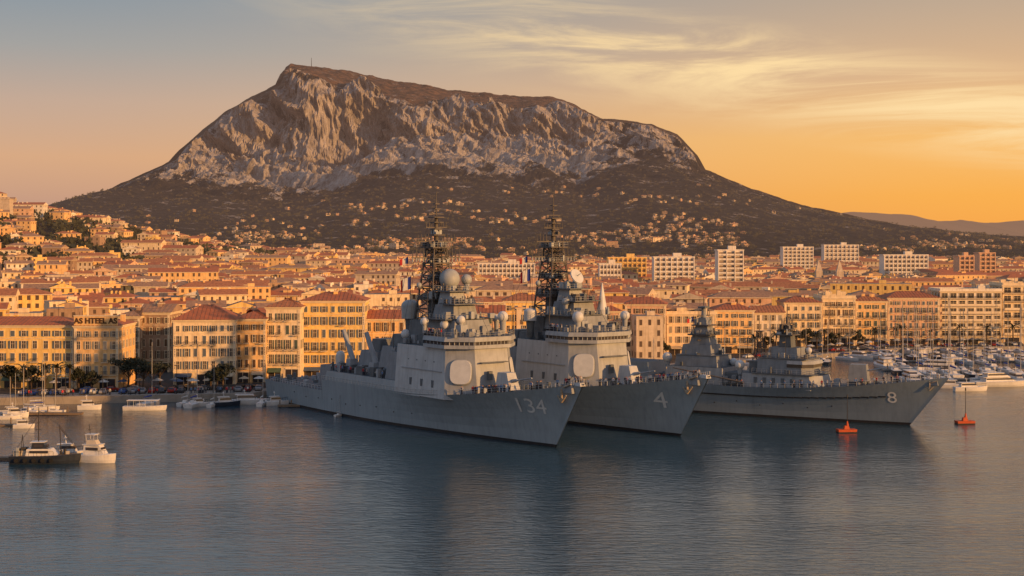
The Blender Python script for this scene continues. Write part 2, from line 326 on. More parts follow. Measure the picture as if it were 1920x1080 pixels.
HX=[-1200,-300,0,60,100,300,1400,1560,1600,1640,1700,1760,1800,1850,1920,2100,2600]
HY=[400,396,398,402,408,425,430,402,396,396,405,415,411,419,414,420,410]
mb=MB();xs2=np.linspace(-5200,5200,500);D=9500
fm=M('far_hill',(.10,.07,.06),(.07,.05,.045),scale=.004,painted_haze=False);nt_=fm.node_tree
paint_haze_glow(nt_,nt_.nodes['Principled BSDF'].outputs[0],nt_.nodes['Material Output'],.66,6500)  # the hills' haze is a strong glow painted into their material
for k in range(len(xs2)-1):
    q=[]
    for x in (xs2[k],xs2[k+1]):
        top=gz(np.interp(960+x*F/D,HX,HY),D)+float(fbm(np.array(x/300),np.array(.5),4)-.5)*40
        q.append([(x,7300,-5),(x,8400+150*math.sin(x/300),top*.45),(x,D,top),(x,D+1500,-10)])
    for j in range(3): mb.add([q[0][j],q[1][j],q[1][j+1],q[0][j+1]],[(0,1,2,3)],fm,True)
tag(mb.obj('hills'),'hazy low purple hills beyond the town','hills',kind='structure')
mb=MB();mb.add([(-9000,7000,-8),(9000,7000,-8),(9000,20000,-8),(-9000,20000,-8)],[(0,1,2,3)],fm);tag(mb.obj('distant_land'),'flat hazy land reaching the horizon','land',kind='structure')
# ---------------------------------------------------------------- city houses
def house_geo(mw,mr_,x,y,z,w,d,h,rz,wm,rm,fl,cols,kind,lx=0,ly=0,det=True):
    cs,sn=math.cos(rz),math.sin(rz)
    def P(a,b,c): return (x+a*cs-b*sn,y+a*sn+b*cs,z+c)
    hx,hy=w/2,d/2
    c4=[(-hx,-hy),(hx,-hy),(hx,hy),(-hx,hy)]
    mw.prism([P(a,b,-6) for a,b in c4],[P(a,b,h) for a,b in c4],wm,bottom=False)
    if det:
        fh=h/fl;ww=w/cols;es_=R.uniform(.8,1.25);he=R.uniform(.42,.58)
        for f in range(fl):
            for c in range(cols):
                if R.random()<.12: continue
                u=-hx+(c+.5)*ww;zz=f*fh+fh*.3;e=(.42 if ww<3 else .55)*es_
                mw.add([P(u-e,-hy-.05,zz),P(u+e,-hy-.05,zz),P(u+e,-hy-.05,zz+fh*he),P(u-e,-hy-.05,zz+fh*he)],[(0,1,2,3)],farglass)
        sx=1 if x+lx<0 else -1;nc=max(2,int(d/3.6));wd_=d/nc
        for f in range(fl):
            for c in range(nc):
                if R.random()<.3: continue
                u=-hy+(c+.5)*wd_;zz=f*fh+fh*.3
                q=[P(sx*(hx+.05),u-.5,zz),P(sx*(hx+.05),u+.5,zz),P(sx*(hx+.05),u+.5,zz+fh*.5),P(sx*(hx+.05),u-.5,zz+fh*.5)]
                mw.add(q,[(0,1,2,3)],farglass)
    ov=.5;ex,ey=hx+ov,hy+ov
    if kind=='flat':
        mr_.prism([P(a*1.01,b*1.01,h+.01) for a,b in c4],[P(a*1.01,b*1.01,h+.5) for a,b in c4],wm,flatroof)
        mr_.box(P(w*.15,0,h+1.2),(min(3.2,w*.3),3,1.6),wm,rz)
    else:
        rh=min(w,d)*.15+.3
        if w>=d: a,b=((ex-ey*.9) if kind=='hip' else ex),0
        else: a,b=0,((ey-ex*.9) if kind=='hip' else ey)
        B=[P(-ex,-ey,h+.02),P(ex,-ey,h+.02),P(ex,ey,h+.02),P(-ex,ey,h+.02)]
        T=[P(-a,-b,h+rh),P(a,b,h+rh)]
        B2=[P(-ex,-ey,h-.25),P(ex,-ey,h-.25),P(ex,ey,h-.25),P(-ex,ey,h-.25)]
        mr_.add(B2+B,[(0,1,5,4),(1,2,6,5),(2,3,7,6),(3,0,4,7),(3,2,1,0)],trim)
        if w>=d: mr_.add(B+T,[(0,1,5,4),(2,3,4,5)],rm);mr_.add(B+T,[(1,2,5),(3,0,4)],rm if kind=='hip' else wm)
        else: mr_.add(B+T,[(1,2,5,4),(3,0,4,5)],rm);mr_.add(B+T,[(0,1,4),(2,3,5)],rm if kind=='hip' else wm)
        for _ in range(R.choice((1,2,3,4))):
            mr_.box(P(R.uniform(-hx*.7,hx*.7),R.uniform(-hy*.6,hy*.6),h+rh*.8),(.9,.6,2.0),wm,rz)
        if R.random()<.3 and w>10: mr_.box(P(R.uniform(-hx*.4,hx*.4),-hy*.2,h+rh*.5),(3.5,3,2.6),wm,rz)
def ymin(x): return 462 if x<20 else (462+(x-20)*1.35 if x<105 else 597)
spots=[]
y=462.
while y<2250:
    dep=13+R.uniform(-1,2)+(y-460)*.003
    x=-(.39*y+40)
    while x<.39*y+40:
        w=R.uniform(8,19)+(y-460)*.002
        if R.random()<.12: w=R.uniform(24,42)
        xc=x+w/2;x+=w+(R.uniform(4,10) if R.random()<.25 else R.uniform(-.2,.6))
        if y<ymin(xc)+3: continue
        hillp=float(hillf(xc,y))
        if hillp>18 and R.random()<.5: continue
        if y>1300 and R.random()<(y-1300)/800: continue
        if R.random()<.09: continue
        spots.append((xc,y+R.uniform(-3.5,3.5),w,dep*R.uniform(.75,1.05)))
    y+=dep+R.choice((1,7,12))+(y-460)*.006
zs=terrain(np.array([s[0] for s in spots]),np.array([max(641,s[1]) for s in spots]))
spots=[(*s,float(z)) for s,z in zip(spots,zs)]
spots.sort(key=lambda s:s[1])
def visible(s): return abs(s[0])<.365*s[1]+5
wm_near=[0,0,1,1,2,3,4,4,5,6];near=0
sw=MB();sr=MB();nstuff=0
HL=['{} plastered town house with terracotta roof','{} stucco apartment house with tiled roof and chimneys']
names={0:'ochre',1:'cream',2:'yellow',3:'peach',4:'stone coloured',5:'pale',6:'brown'}
for (x,y,w,d,z) in spots:
    hh=R.choice((9,11,13,14,15,15.5,16.5,18,19.5)) if y<750 else R.uniform(9,16) if y<950 else R.uniform(6,13)
    if z>22: hh=R.uniform(6,11)
    if w>23: hh+=2.5
    wi=R.choice(wm_near);wm=walls[wi];rm=R.choice(roofs);fl=max(2,int(hh/3.1));cols=max(3,int(w/(3.0 if y<1000 else 3.8)))
    kind=R.choices(('hip','gable','flat'),(4,5,2))[0];rz=R.gauss(0,.14 if w<23 else .05)+.25*math.sin(x/120+y/200)
    if near<300 and visible((x,y)):
        near+=1
        a=MB();b=MB();house_geo(a,b,0,0,0,w,d,hh,0,wm,rm,fl,cols,kind,lx=x)
        o=a.obj('town_house',None,(x,y,z),rz);tag(o,HL[near%2].format(names[wi]) if kind!='flat' else names[wi]+' plastered town house with flat roof','house','town houses behind the harbour')
        b.obj('roof',o)
    else:
        house_geo(sw,sw,x,y,z,w,d,hh,rz,wm,rm,fl,cols,kind,det=y<1700);nstuff+=1
vp=[]
for _ in range(24000):
    y=R.uniform(1900,3800);x=R.uniform(-.37,.37)*y
    px=960+x*F/y
    dens=max(0,1-(y-1900)/1850)**1.6*(.22 if px<430 else 1.0)*float(sst(.48,.60,fbm(np.array(x/170),np.array(y/140),3)))
    if y>2900 and not(650<px<1450): dens*=.15
    if R.random()<dens*.75: vp.append((x,y))
zs=terrain([p[0] for p in vp],[p[1] for p in vp])
for (x,y),z in zip(vp,zs):
    w=R.uniform(5,11);d=R.uniform(5,8);h=R.uniform(2.6,4.6)
    if R.random()<.06 and y<2600: w*=2;h*=2
    k=R.choice(('flat','hip','hip','gable'))
    house_geo(sw,sw,x,y,float(z),w,d,h,R.uniform(-.9,.9),R.choice((walls[4],walls[1],walls[4],walls[6],walls[6],walls[3])),R.choice(roofs),1 if h<5 else 2,3,k,det=True)
o=sw.obj('distant_houses');tag(o,'mass of small tiled houses and villas over town and hillside','houses',kind='stuff')
# ---------------------------------------------------------------- white apartment blocks
def block(px0,px1,pyb,pyt,d,lab,fl,cols,mat=offwhite):
    x0,x1=gx(px0,d),gx(px1,d);w=x1-x0;zt=gz(pyt,d);zb=float(terrain([x0],[max(d,641)])[0]);h=zt-zb
    t=thing('apartment_block',lab,'building',((x0+x1)/2,d,zb))
    a=MB();a.box((0,7,h/2-4),(w,14,h+8),mat);a.obj('wall',t)
    a=MB();a.box((0,7,h+.4),(w+.8,14.8,.8),mat,cap=flatroof);a.box((w*.1,7,h+2),(min(6,w*.3),5,2.6),mat);a.obj('roof',t)
    fh=h/fl;b=MB();b.box((0,-.04,fh*.5),(w*.93,.1,fh*.34),blockglass);me=b.mesh('window')
    b=MB();b.box((0,-.6,0),(w*.98,1.2,.5),mat);b.box((0,-1.15,.55),(w*.98,.1,.9),mat);bm=b.mesh('balcony')
    b=MB()
    for c in range(cols+1): b.box((-w/2+.3+c*(w-.6)/cols,-.7,h/2),(.6,1.35,h),mat)
    b.obj('pillar',t)
    for f in range(fl): mk('window',me,t,(0,0,f*fh));mk('balcony',bm,t,(0,0,f*fh))
block(896,1003,0,495,1050,'long white apartment slab above the old town',6,14)
block(1124,1165,0,496,1000,'white apartment slab with balcony rows',6,6)
block(1140,1212,0,484,1060,'sunlit cream apartment slab above rooftops',7,8,walls[2])
block(1226,1302,0,483,1020,'white apartment slab with balcony rows',8,7)
block(1346,1394,0,470,960,'tall white residential tower above rooftops',11,3)
block(1468,1525,0,464,1400,'white apartment block on the slope',9,7)
block(1545,1610,0,460,1600,'white apartment block on the slope',7,8)
block(1657,1740,0,479,1150,'long white apartment slab above the old town',8,10)
block(1798,1826,0,481,1100,'peach residential tower above rooftops',8,3,walls[3])
block(1836,1866,0,475,1200,'peach residential tower above rooftops',8,3,walls[3])
for px,top,d in ((1535,488,1100),(1574,488,1050)):
    z=2+2;t=thing('church_tower','stone church tower with pointed spire','church',(gx(px,d),d,z));zt=gz(top,d)-z
    a=MB();a.box((0,0,zt*.33),(5,5,zt*.66),walls[4]);a.obj('tower',t);a=MB();a.prism([(-2.5,-2.5,zt*.66),(2.5,-2.5,zt*.66),(2.5,2.5,zt*.66),(-2.5,2.5,zt*.66)],[(-.1,-.1,zt),(.1,-.1,zt),(.1,.1,zt),(-.1,.1,zt)],walls[4]);a.obj('spire',t)
# ---------------------------------------------------------------- waterfront buildings
wvar={}
def window_mesh(w,h):
    k=('w',round(w,1),round(h,1))
    if k not in wvar:
        b=MB();t=.14
        b.box((-w/2-t/2,-.05,h/2),(t,.14,h+2*t),trim);b.box((w/2+t/2,-.05,h/2),(t,.14,h+2*t),trim)
        b.box((0,-.05,h+t/2),(w,.16,t),trim);b.box((0,-.10,-t/2),(w,.3,t),trim)
        b.add([(-w/2,-.015,0),(w/2,-.015,0),(w/2,-.015,h),(-w/2,-.015,h)],[(0,1,2,3)],glass)
        b.box((0,-.03,h/2),(.07,.05,h-.01),trim);b.box((0,-.03,h*.62),(w-.01,.045,.06),trim)
        wvar[k]=b.mesh('window')
    return wvar[k]
def shutter_mesh(w,h,mat):
    k=('s',round(w,1),round(h,1),mat.name)
    if k not in wvar:
        b=MB();sw_=w*.48
        b.box((0,-.08,h/2),(sw_,.06,h),mat)
        for i in range(5): b.box((0,-.12,h*(i+.5)/5),(sw_*.8,.04,h*.1),mat)
        wvar[k]=b.mesh('shutter')
    return wvar[k]
def balcony_mesh(w,solid=False):
    k=('b',round(w,1),solid)
    if k not in wvar:
        b=MB();b.box((0,-.5,-.1),(w,1.0,.18),trim)
        if solid:b.box((0,-.98,.45),(w,.08,.85),trim)
        else:
            b.box((0,-.96,.95),(w,.07,.07),iron);b.box((0,-.96,.15),(w,.05,.05),iron)
            nb=int(w/.28)
            for i in range(nb+1): b.box((-w/2+.03+i*(w-.06)/nb,-.96,.5),(.05,.05,.9),iron)
        wvar[k]=b.mesh('balcony')
    return wvar[k]
awn=[M('awning_rust',(.30,.12,.08)),M('awning_cream',(.5,.42,.30)),M('awning_green',(.08,.13,.09)),M('awning_blue',(.08,.12,.2))]
FR=random.Random(21)
def front(label,px0,px1,d,py,fl,cols,wm,roof='hip',sh=0,dep=15,rz=0,bal=(),rm=0,shops=True,modern=False,side=True,rh=None):
    x0,x1=gx(px0,d),gx(px1,d);w=x1-x0;zb=2.0;h=gz(py,d)-zb
    t=thing('waterfront_building',label,'building',((x0+x1)/2,d,zb),rz)
    a=MB();a.box((0,dep/2,h/2-.5),(w,dep,h+1),wm)
    a.box((-w/2+.35,-.06,h/2),(.7,.12,h),trim);a.box((w/2-.35,-.06,h/2),(.7,.12,h),trim)
    a.obj('wall',t)
    a=MB();a.box((0,dep/2,h+.2),(w+.9,dep+.9,.4),trim);a.box((0,dep/2,h-.25),(w+.4,dep+.4,.3),trim);a.box((0,-.1,h/fl+.15),(w+.1,.2,.3),trim)
    if fl>3: a.box((0,-.06,h*(fl-1)/fl+.1),(w+.06,.12,.16),trim)
    a.obj('cornice',t)
    a=MB();e=.7;X=w/2+e;z0=h+.4
    rmt=roofs[rm]
    if roof=='flat':
        for (c,s) in (((0,-.1,z0+.45),(w+.2,.3,.9)),((0,dep+.1,z0+.45),(w+.2,.3,.9)),((-w/2,dep/2,z0+.45),(.3,dep,.9)),((w/2,dep/2,z0+.45),(.3,dep,.9))): a.box(c,s,wm)
        a.box((0,dep/2,z0+.06),(w-.4,dep-.4,.1),flatroof)
        for _ in range(4): a.box((FR.uniform(-w*.4,w*.4),FR.uniform(3,dep-3),z0+1),(FR.uniform(1,3),2,1.9),wm)
    else:
        rh_=rh or 2.4;k=(dep/2)*.8 if roof=='hip' else 0
        B=[(-X,-e,z0),(X,-e,z0),(X,dep+e,z0),(-X,dep+e,z0)];T=[(-X+k,dep/2,z0+rh_),(X-k,dep/2,z0+rh_)]
        a.add(B+T,[(0,1,5,4),(2,3,4,5)],rmt);a.add(B+T,[(1,2,5),(3,0,4)],rmt if roof=='hip' else wm)
        nt_=int(w/1.1)
        for i in range(1,nt_):
            xx=-X+2*X*i/nt_
            edge=min(1,(X-abs(xx))/max(k,.01)) if k else 1
            a.cyl((xx,-e,z0+.02),(xx,-e+edge*(dep/2+e),z0+.02+rh_*edge),.09,.09,rmt,4,False)
    a.obj('roof',t)
    for _ in range(FR.randint(2,4)):
        c=MB();c.box((0,0,.9),(1.3,.7,2.6),wm);c.box((0,0,2.25),(1.5,.9,.15),trim);c.cyl((-.3,0,2.3),(-.3,0,2.8),.14,.12,rmt,6);c.cyl((.3,0,2.3),(.3,0,2.8),.14,.12,rmt,6)
        c.obj('chimney',t,(FR.uniform(-w*.4,w*.4),dep*FR.uniform(.3,.8),z0+.3))
    c=MB();xx=FR.uniform(-w*.3,w*.3);c.cyl((xx,dep*.5,z0),(xx,dep*.5,z0+5),.05,.05,iron,4);c.box((xx,dep*.5,z0+4.5),(1.6,.06,.06),iron);c.box((xx,dep*.5,z0+4),(1.1,.06,.06),iron);c.obj('antenna',t)
    fh=h/fl;ww=w/cols;sm=sh_mats[sh]
    wwid=min(1.5,ww*.36) if not modern else ww*.66;whgt=fh*.62 if not modern else fh*.6
    def put(loc,rot,f):
        top=(f==fl-1 and not modern and fl>4)
        wh=whgt*(.72 if top else 1)
        mk('window',window_mesh(wwid,wh),t,loc,rot)
        if not modern:
            r=FR.random()
            if r<.88:
                me=shutter_mesh(wwid,wh,sm);c,s=math.cos(rot),math.sin(rot)
                for q in (-1,1):
                    u=q*(wwid*.25 if r<.2 else wwid/2+.18+wwid*.24);v=-.06 if r<.2 else 0
                    mk('shutter',me,t,(loc[0]+u*c-v*s,loc[1]+u*s+v*c,loc[2]),rot)
    for f in range(fl):
        if f==0 and shops:
            for c in range(max(2,cols//2)):
                sw_=w/max(2,cols//2);xx=-w/2+(c+.5)*sw_
                s=MB();s.box((xx,-.04,fh*.40),(sw_*.7,.1,fh*.8),glass);s.box((xx,-.1,fh*.84),(sw_*.8,.2,.35),trim)
                s.box((xx,-.08,fh*.4),(.12,.14,fh*.8),trim);s.obj('shopfront',t)
                if FR.random()<.5: continue
                am=FR.choice(awn[1:]+[awn[1]]);s=MB();s.prism([(xx-sw_*.4,-1.8,fh*.62),(xx+sw_*.4,-1.8,fh*.62),(xx+sw_*.4,-.25,fh*.8),(xx-sw_*.4,-.25,fh*.8)],[(xx-sw_*.4,-1.8,fh*.66),(xx+sw_*.4,-1.8,fh*.66),(xx+sw_*.4,-.25,fh*.9),(xx-sw_*.4,-.25,fh*.9)],am);s.obj('awning',t)
            continue
        for c in range(cols): put((-w/2+(c+.5)*ww,0,f*fh+fh*.2),0,f)
        if f in bal:
            if modern: mk('balcony',balcony_mesh(w*.96,FR.random()<.5),t,(0,0,f*fh+fh*.12))
            else:
                for c in range(cols):
                    if FR.random()<.7: mk('balcony',balcony_mesh(ww*.72),t,(-w/2+(c+.5)*ww,0,f*fh+fh*.14))
    if side:
        nc=max(2,int(dep/3.6));sx=1 if (x0+x1)/2<0 else -1
        for f in range(1,fl):
            for c in range(nc): put((sx*w/2,(c+.5)*dep/nc,f*fh+fh*.2),sx*math.pi/2,f)
    return t,w,h
front('yellow ochre quayside building with tall shuttered windows',-90,138,404,612,5,11,walls[2],'hip',1,18,0,(2,),2,rh=2)
t,w,h=front('yellow hotel building with lettered parapet sign',139,222,402,613,5,5,walls[0],'hip',3,18,0,(1,2),2,rh=2)
def text_mesh(s,size,ext=.03,name='lettering',off=.02):
    cu=bpy.data.curves.new('t','FONT');cu.body=s;cu.size=size;cu.extrude=ext;cu.offset=off*size;cu.align_x='CENTER';cu.align_y='CENTER'
    o=bpy.data.objects.new('t',cu);COL.objects.link(o);dg=bpy.context.evaluated_depsgraph_get();dg.update()
    me=bpy.data.meshes.new_from_object(o.evaluated_get(dg));bpy.data.objects.remove(o);me.name=name;return me
a=MB();a.box((0,-.3,h+1.7),(w*.98,.5,2.7),walls[0]);a.box((0,-.3,h+3.15),(w+.1,.7,.25),trim);sg=a.obj('sign_parapet',t)
me=text_mesh('AS HTEEL AS',2.15,.06,off=.03);me.materials.clear();me.materials.append(M('sign_letters',(.10,.045,.02)));o=mk('lettering',me,t,(0,-.62,h+1.7));o.rotation_euler=(math.pi/2,0,0)
front('brown building recessed along a shaded street',222,262,448,595,5,3,walls[6],'hip',2,16,0,(),1)
front('brown stone building recessed along a shaded street',262,318,452,588,5,4,walls[6],'gable',2,16,0,(),1)
front('cream corner building with red hip roof and shutters',326,441,414,602,5,7,walls[1],'hip',1,20,.10,(3,),2,rh=4)
front('pale ochre narrow quayside building with balconies',441,498,420,600,5,4,walls[0],'hip',2,16,.04,(1,2,3),2)
front('cream narrow quayside building with iron balconies',499,563,424,578,5,4,walls[1],'hip',0,16,0,(1,2,3,4),0)
front('tall golden quayside building with dark shutters',565,684,432,566,6,7,walls[2],'hip',1,18,.03,(2,4),2)
front('low ochre quayside building with tiled roof',685,760,438,600,4,5,walls[0],'gable',2,16,0,(),2)
front('cream building behind moored warships',762,842,446,588,5,5,walls[1],'hip',1,14,0,(2,),1)
front('ochre building behind moored warships',844,944,458,590,5,6,walls[3],'gable',0,14,0,(2,),2)
front('golden building with hip roof behind warships',945,1022,470,566,6,5,walls[2],'hip',1,14,0,(3,),0)
front('cream building behind moored warships',1024,1090,486,590,5,4,walls[4],'gable',2,14,0,(),1)
front('peach building behind moored warships',1092,1164,500,585,5,5,walls[3],'hip',1,14,0,(2,),2)
front('brown ochre corner building with red tiled roof',1172,1248,512,572,5,5,walls[3],'hip',2,16,-.12,(),2)
front('pale stone building with round topped parapet',1250,1340,520,590,4,6,walls[1],'flat',3,16,0,(),1)
front('golden quayside building with long iron balconies',1341,1414,528,583,5,5,walls[0],'hip',1,16,0,(1,2,3),2)
front('cream quayside building with awnings',1415,1470,552,588,4,4,walls[5],'gable',3,16,0,(1,2),0)
front('cream quayside building with red roof and shutters',1471,1541,560,569,5,5,walls[1],'hip',1,16,0,(1,3),2)
front('pale quayside building with shuttered windows',1542,1604,566,560,5,5,walls[1],'flat',2,16,0,(1,2,3,4),0)
front('ochre quayside building with iron balconies',1605,1664,568,566,5,4,walls[0],'hip',0,16,0,(2,3),0)
front('peach quayside building with shuttered windows',1665,1762,570,560,6,8,walls[3],'hip',1,16,0,(1,2,3,4),2)
front('modern cream apartment building with long balconies',1763,1878,572,547,7,7,walls[5],'flat',3,16,0,(1,2,3,4,5,6),0,modern=True)
front('golden modern apartment building with long balconies',1880,1990,574,536,7,6,walls[1],'flat',3,16,0,(1,2,3,4,5,6),0,modern=True)
t=thing('stone_tower','small stone tower on the hilltop','tower',(gx(12,1250),1250,68));a=MB();a.box((0,0,5),(9,9,14),walls[4],tx=.95,ty=.95);a.obj('tower',t);a=MB()
for s in (-1,0,1):a.box((s*3.2,-4,12.8),(1.6,1,1.6),walls[4])
a.box((0,0,12.1),(9.4,9.4,.5),walls[4]);a.obj('battlement',t)
# ---------------------------------------------------------------- trees
def leafball(mb,c,r,nq,size,rr,flat=.7):
    for _ in range(nq):
        u=rr.gauss(0,1);v=rr.gauss(0,1);w=rr.gauss(0,1);k=r*(rr.random()**.4)/max(.01,math.sqrt(u*u+v*v+w*w))
        p=Vector((c[0]+u*k,c[1]+v*k,c[2]+w*k*flat))
        a=Vector((rr.gauss(0,1),rr.gauss(0,1),rr.gauss(0,1))).normalized();b=a.orthogonal().normalized();s=size*rr.uniform(.6,1.3)
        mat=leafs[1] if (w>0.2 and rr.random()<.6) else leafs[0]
        mb.add([tuple(p-a*s),tuple(p+b*s*.6),tuple(p+a*s),tuple(p-b*s*.6)],[(0,1,2,3)],mat)
def tree(name,label,h,cr,kind,seed,loc):
    rr=random.Random(seed);t=thing(name,label,'tree',loc,0,'trees along the harbour front');a=MB()
    a.cyl((0,0,0),(.2,.1,h*.6),.3,.16,bark,7)
    pts=[]
    for i in range(9):
        q=i*2.4+rr.random();l_=cr*rr.uniform(.35,.95)
        p=(math.cos(q)*l_,math.sin(q)*l_,h*(rr.uniform(.66,.9) if kind=='pine' else rr.uniform(.45,.9)))
        a.cyl((.15,.1,h*rr.uniform(.35,.55)),p,.12,.04,bark,5);pts.append(p)
    pts.append((0,0,h*.9));a.obj('trunk',t)
    b=MB()
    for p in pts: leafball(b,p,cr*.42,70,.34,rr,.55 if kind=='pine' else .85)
    b.obj('crown',t);return t
def palm(seed,loc):
    rr=random.Random(seed);t=thing('palm_tree','palm tree with arching fronds beside the quay road','tree',loc,0,'trees along the harbour front');a=MB();H=7
    a.cyl((0,0,0),(.2,0,H),.28,.2,bark,7);a.obj('trunk',t);b=MB()
    for i in range(18):
        q=i*2.4;el_=rr.uniform(-.2,1.0);p=Vector((.2,0,H));dr=Vector((math.cos(q)*math.cos(el_),math.sin(q)*math.cos(el_),math.sin(el_)));sd_=Vector((-math.sin(q),math.cos(q),0))
        for k in range(5):
            nx=p+dr*.65;wv=.38*(1-k/5.5)
            b.add([tuple(p-sd_*wv-Vector((0,0,.12))),tuple(p),tuple(nx),tuple(nx-sd_*wv*.8-Vector((0,0,.12)))],[(0,1,2,3)],leafs[k%2]);b.add([tuple(p),tuple(p+sd_*wv-Vector((0,0,.12))),tuple(nx+sd_*wv*.8-Vector((0,0,.12))),tuple(nx)],[(0,1,2,3)],leafs[(k+1)%2])
            p=nx;dr=(dr+Vector((0,0,-.28))).normalized()
    b.obj('crown',t);return t
TL='dark green pine tree beside the quayside buildings'
T0=tree('pine_tree',TL,9,4.2,'pine',1,(gx(240,400),400,2));T1=tree('pine_tree',TL,8,3.6,'pine',2,(gx(268,398),398,2));T2=tree('broadleaf_tree','small round leafy tree beside the quay road',6,2.6,'b',3,(gx(405,400),401,2))
P0=palm(5,(gx(105,392),392,2))
for px,d in ((228,407),(255,408),(284,402),(300,406)): dup(R.choice((T0,T1)),(gx(px,d),d,2),R.uniform(0,6),R.uniform(.8,1.05))
for px,d in ((418,401),(395,405),(172,397),(148,397),(60,397),(20,396),(1240,500),(1512,556),(1560,556),(1440,545),(1610,560)): dup(T2,(gx(px,d),d,2),R.uniform(0,6),R.uniform(.8,1.2))
for px,d in ((85,394),(130,394),(45,393),(1480,556),(1545,558),(1640,562),(1690,564),(1745,565),(1800,566),(1850,566),(1900,567)): dup(P0,(gx(px,d),d,2),R.uniform(0,6),R.uniform(.8,1.15))
for x in (88,97,106,115,125,134,143,152): dup(R.choice((T2,P0)),(x,qy(x)+12,1.9),R.uniform(0,6),R.uniform(.75,1.05))
wd_=MB();rr=random.Random(9);pts=[]
for _ in range(9500):
    y=R.uniform(700,3900);x=R.uniform(-.38,.38)*y
    hp=float(hillf(x,y))
    p=.06+(.75 if hp>15 else 0)+(.6 if y>1500 else 0)+(.5 if float(fbm(np.array(x/90),np.array(y/90),2))>.62 else 0)
    if R.random()<p: pts.append((x,y))
for (x,y) in vp:
    if R.random()<.9: pts.append((x+R.uniform(-9,9),y-R.uniform(6,12)))
for cx_,cy_,sx_,sy_,k_ in ((gx(60,1000),1000,45,30,140),(gx(250,1150),1150,60,30,120),(gx(480,1250),1250,30,25,60),(gx(310,1350),1350,60,35,90),(gx(585,900),900,14,10,20),(gx(650,1500),1500,60,30,80),(gx(900,1700),1700,150,50,120)):
    for _ in range(k_): pts.append((R.gauss(cx_,sx_),R.gauss(cy_,sy_)))
zs=terrain([p[0] for p in pts],[max(641,p[1]) for p in pts])
for (x,y),z in zip(pts,zs):
    s=R.uniform(4,8) if y<2000 else R.uniform(3,5.2)
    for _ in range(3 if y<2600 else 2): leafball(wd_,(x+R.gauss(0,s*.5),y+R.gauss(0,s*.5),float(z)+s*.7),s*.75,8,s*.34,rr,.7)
o=wd_.obj('woodland');tag(o,'dark green trees scattered through town and hillside','trees',kind='stuff')
# ---------------------------------------------------------------- people
def person_mesh(arm):
    V=[(0,0,.95),(0,.01,1.18),(0,0,1.38),(0,0,1.5),(0,-.02,1.62),(0,-.01,1.72)]
    E=[(0,1),(1,2),(2,3),(3,4),(4,5)];Rd=[.15,.13,.15,.055,.10,.07]
    for s in (-1,1):
        b=len(V);V+=[(s*.19,0,1.42),(s*.26,-.02 if arm==0 else -.12,1.15),(s*.25,-.08 if arm==0 else -.34,.9 if arm==0 else 1.05),(s*.25,-.1 if arm==0 else -.42,.82 if arm==0 else 1.05)]
        E+=[(2,b),(b,b+1),(b+1,b+2),(b+2,b+3)];Rd+=[.07,.05,.038,.04]
        b=len(V);V+=[(s*.1,0,.88),(s*.11,-.02,.5),(s*.11,.02,.09),(s*.12,-.15,.04)];E+=[(0,b),(b,b+1),(b+1,b+2),(b+2,b+3)];Rd+=[.1,.07,.05,.045]
    me=bpy.data.meshes.new('p');me.from_pydata(V,E,[]);o=bpy.data.objects.new('p',me);COL.objects.link(o)
    md=o.modifiers.new('s','SKIN');sv=me.skin_vertices[0].data
    for i,r in enumerate(Rd): sv[i].radius=(r,r)
    sv[0].use_root=True;md.use_smooth_shade=True;sb=o.modifiers.new('u','SUBSURF');sb.levels=1
    dg=bpy.context.evaluated_depsgraph_get();dg.update();out=bpy.data.meshes.new_from_object(o.evaluated_get(dg));bpy.data.objects.remove(o);return out
shirts=[('white shirt',whitem),('navy uniform',trous),('red jacket',redm),('blue shirt',M('shirt_blue',(.15,.25,.45))),('grey jacket',M('shirt_grey',(.25,.25,.26)))]
PM=[]
for arm in (0,1):
    base=person_mesh(arm)
    for nm,mt in shirts:
        me=base.copy();me.name='person';me.materials.clear()
        for m in (trous,mt,skin,hairm): me.materials.append(m)
        for p in me.polygons:
            c=p.center;z=c.z
            p.material_index=3 if z>1.66 or (z>1.55 and c.y>.02) else 2 if z>1.49 else 2 if (abs(c.x)>.2 and ((arm==0 and z<.88) or (arm==1 and c.y<-.33))) else 1 if z>.93 else 0
        PM.append((nm,me,arm))
PR=random.Random(4)
def person(loc,rz,where,idx=None):
    nm,me,arm=PM[idx if idx is not None else PR.randrange(len(PM))]
    o=mk('person',me,None,loc,rz);o.scale=(1.05,)*3;tag(o,'person in %s %s %s'%(nm,'leaning' if arm else 'standing',where),'person',where)
# ---------------------------------------------------------------- warships
class Hull:
    def __init__(s,L,B,over,zb,zm,za,step,full=.30): s.L,s.B,s.over,s.zb,s.zm,s.za,s.step,s.full=L,B,over,zb,zm,za,step,full
    def zd(s,q):
        if q<s.L*.40: return s.zm+(s.zb-s.zm)*(1-q/(s.L*.40))**1.9
        return s.zm if q<s.step else s.za
    def bd(s,q):
        t=q/s.L;return s.B*(max(.02,1-(1-min(t/s.full,1))**1.9))*(1-.16*max(0,(t-.7)/.3)**1.5)
    def bw(s,q):
        t=q/s.L;return s.B*.97*(max(.01,1-(1-min(t/.56,1))**1.45))*(1-.2*max(0,(t-.7)/.3)**1.5)
    def ov(s,q): return s.over*max(0,1-q/45)**1.6
    def pt(s,q,v):
        z=s.zd(q)*v;h=s.bw(q)+(s.bd(q)-s.bw(q))*(max(0,v)**1.9);return (-q+s.ov(q)*v,h,z)
    def side(s,x,z):
        q=-x
        for _ in range(25):
            v=z/s.zd(max(0,q));q=max(0,s.ov(max(0,q))*v-x)
        return s.pt(q,z/s.zd(q))[1]
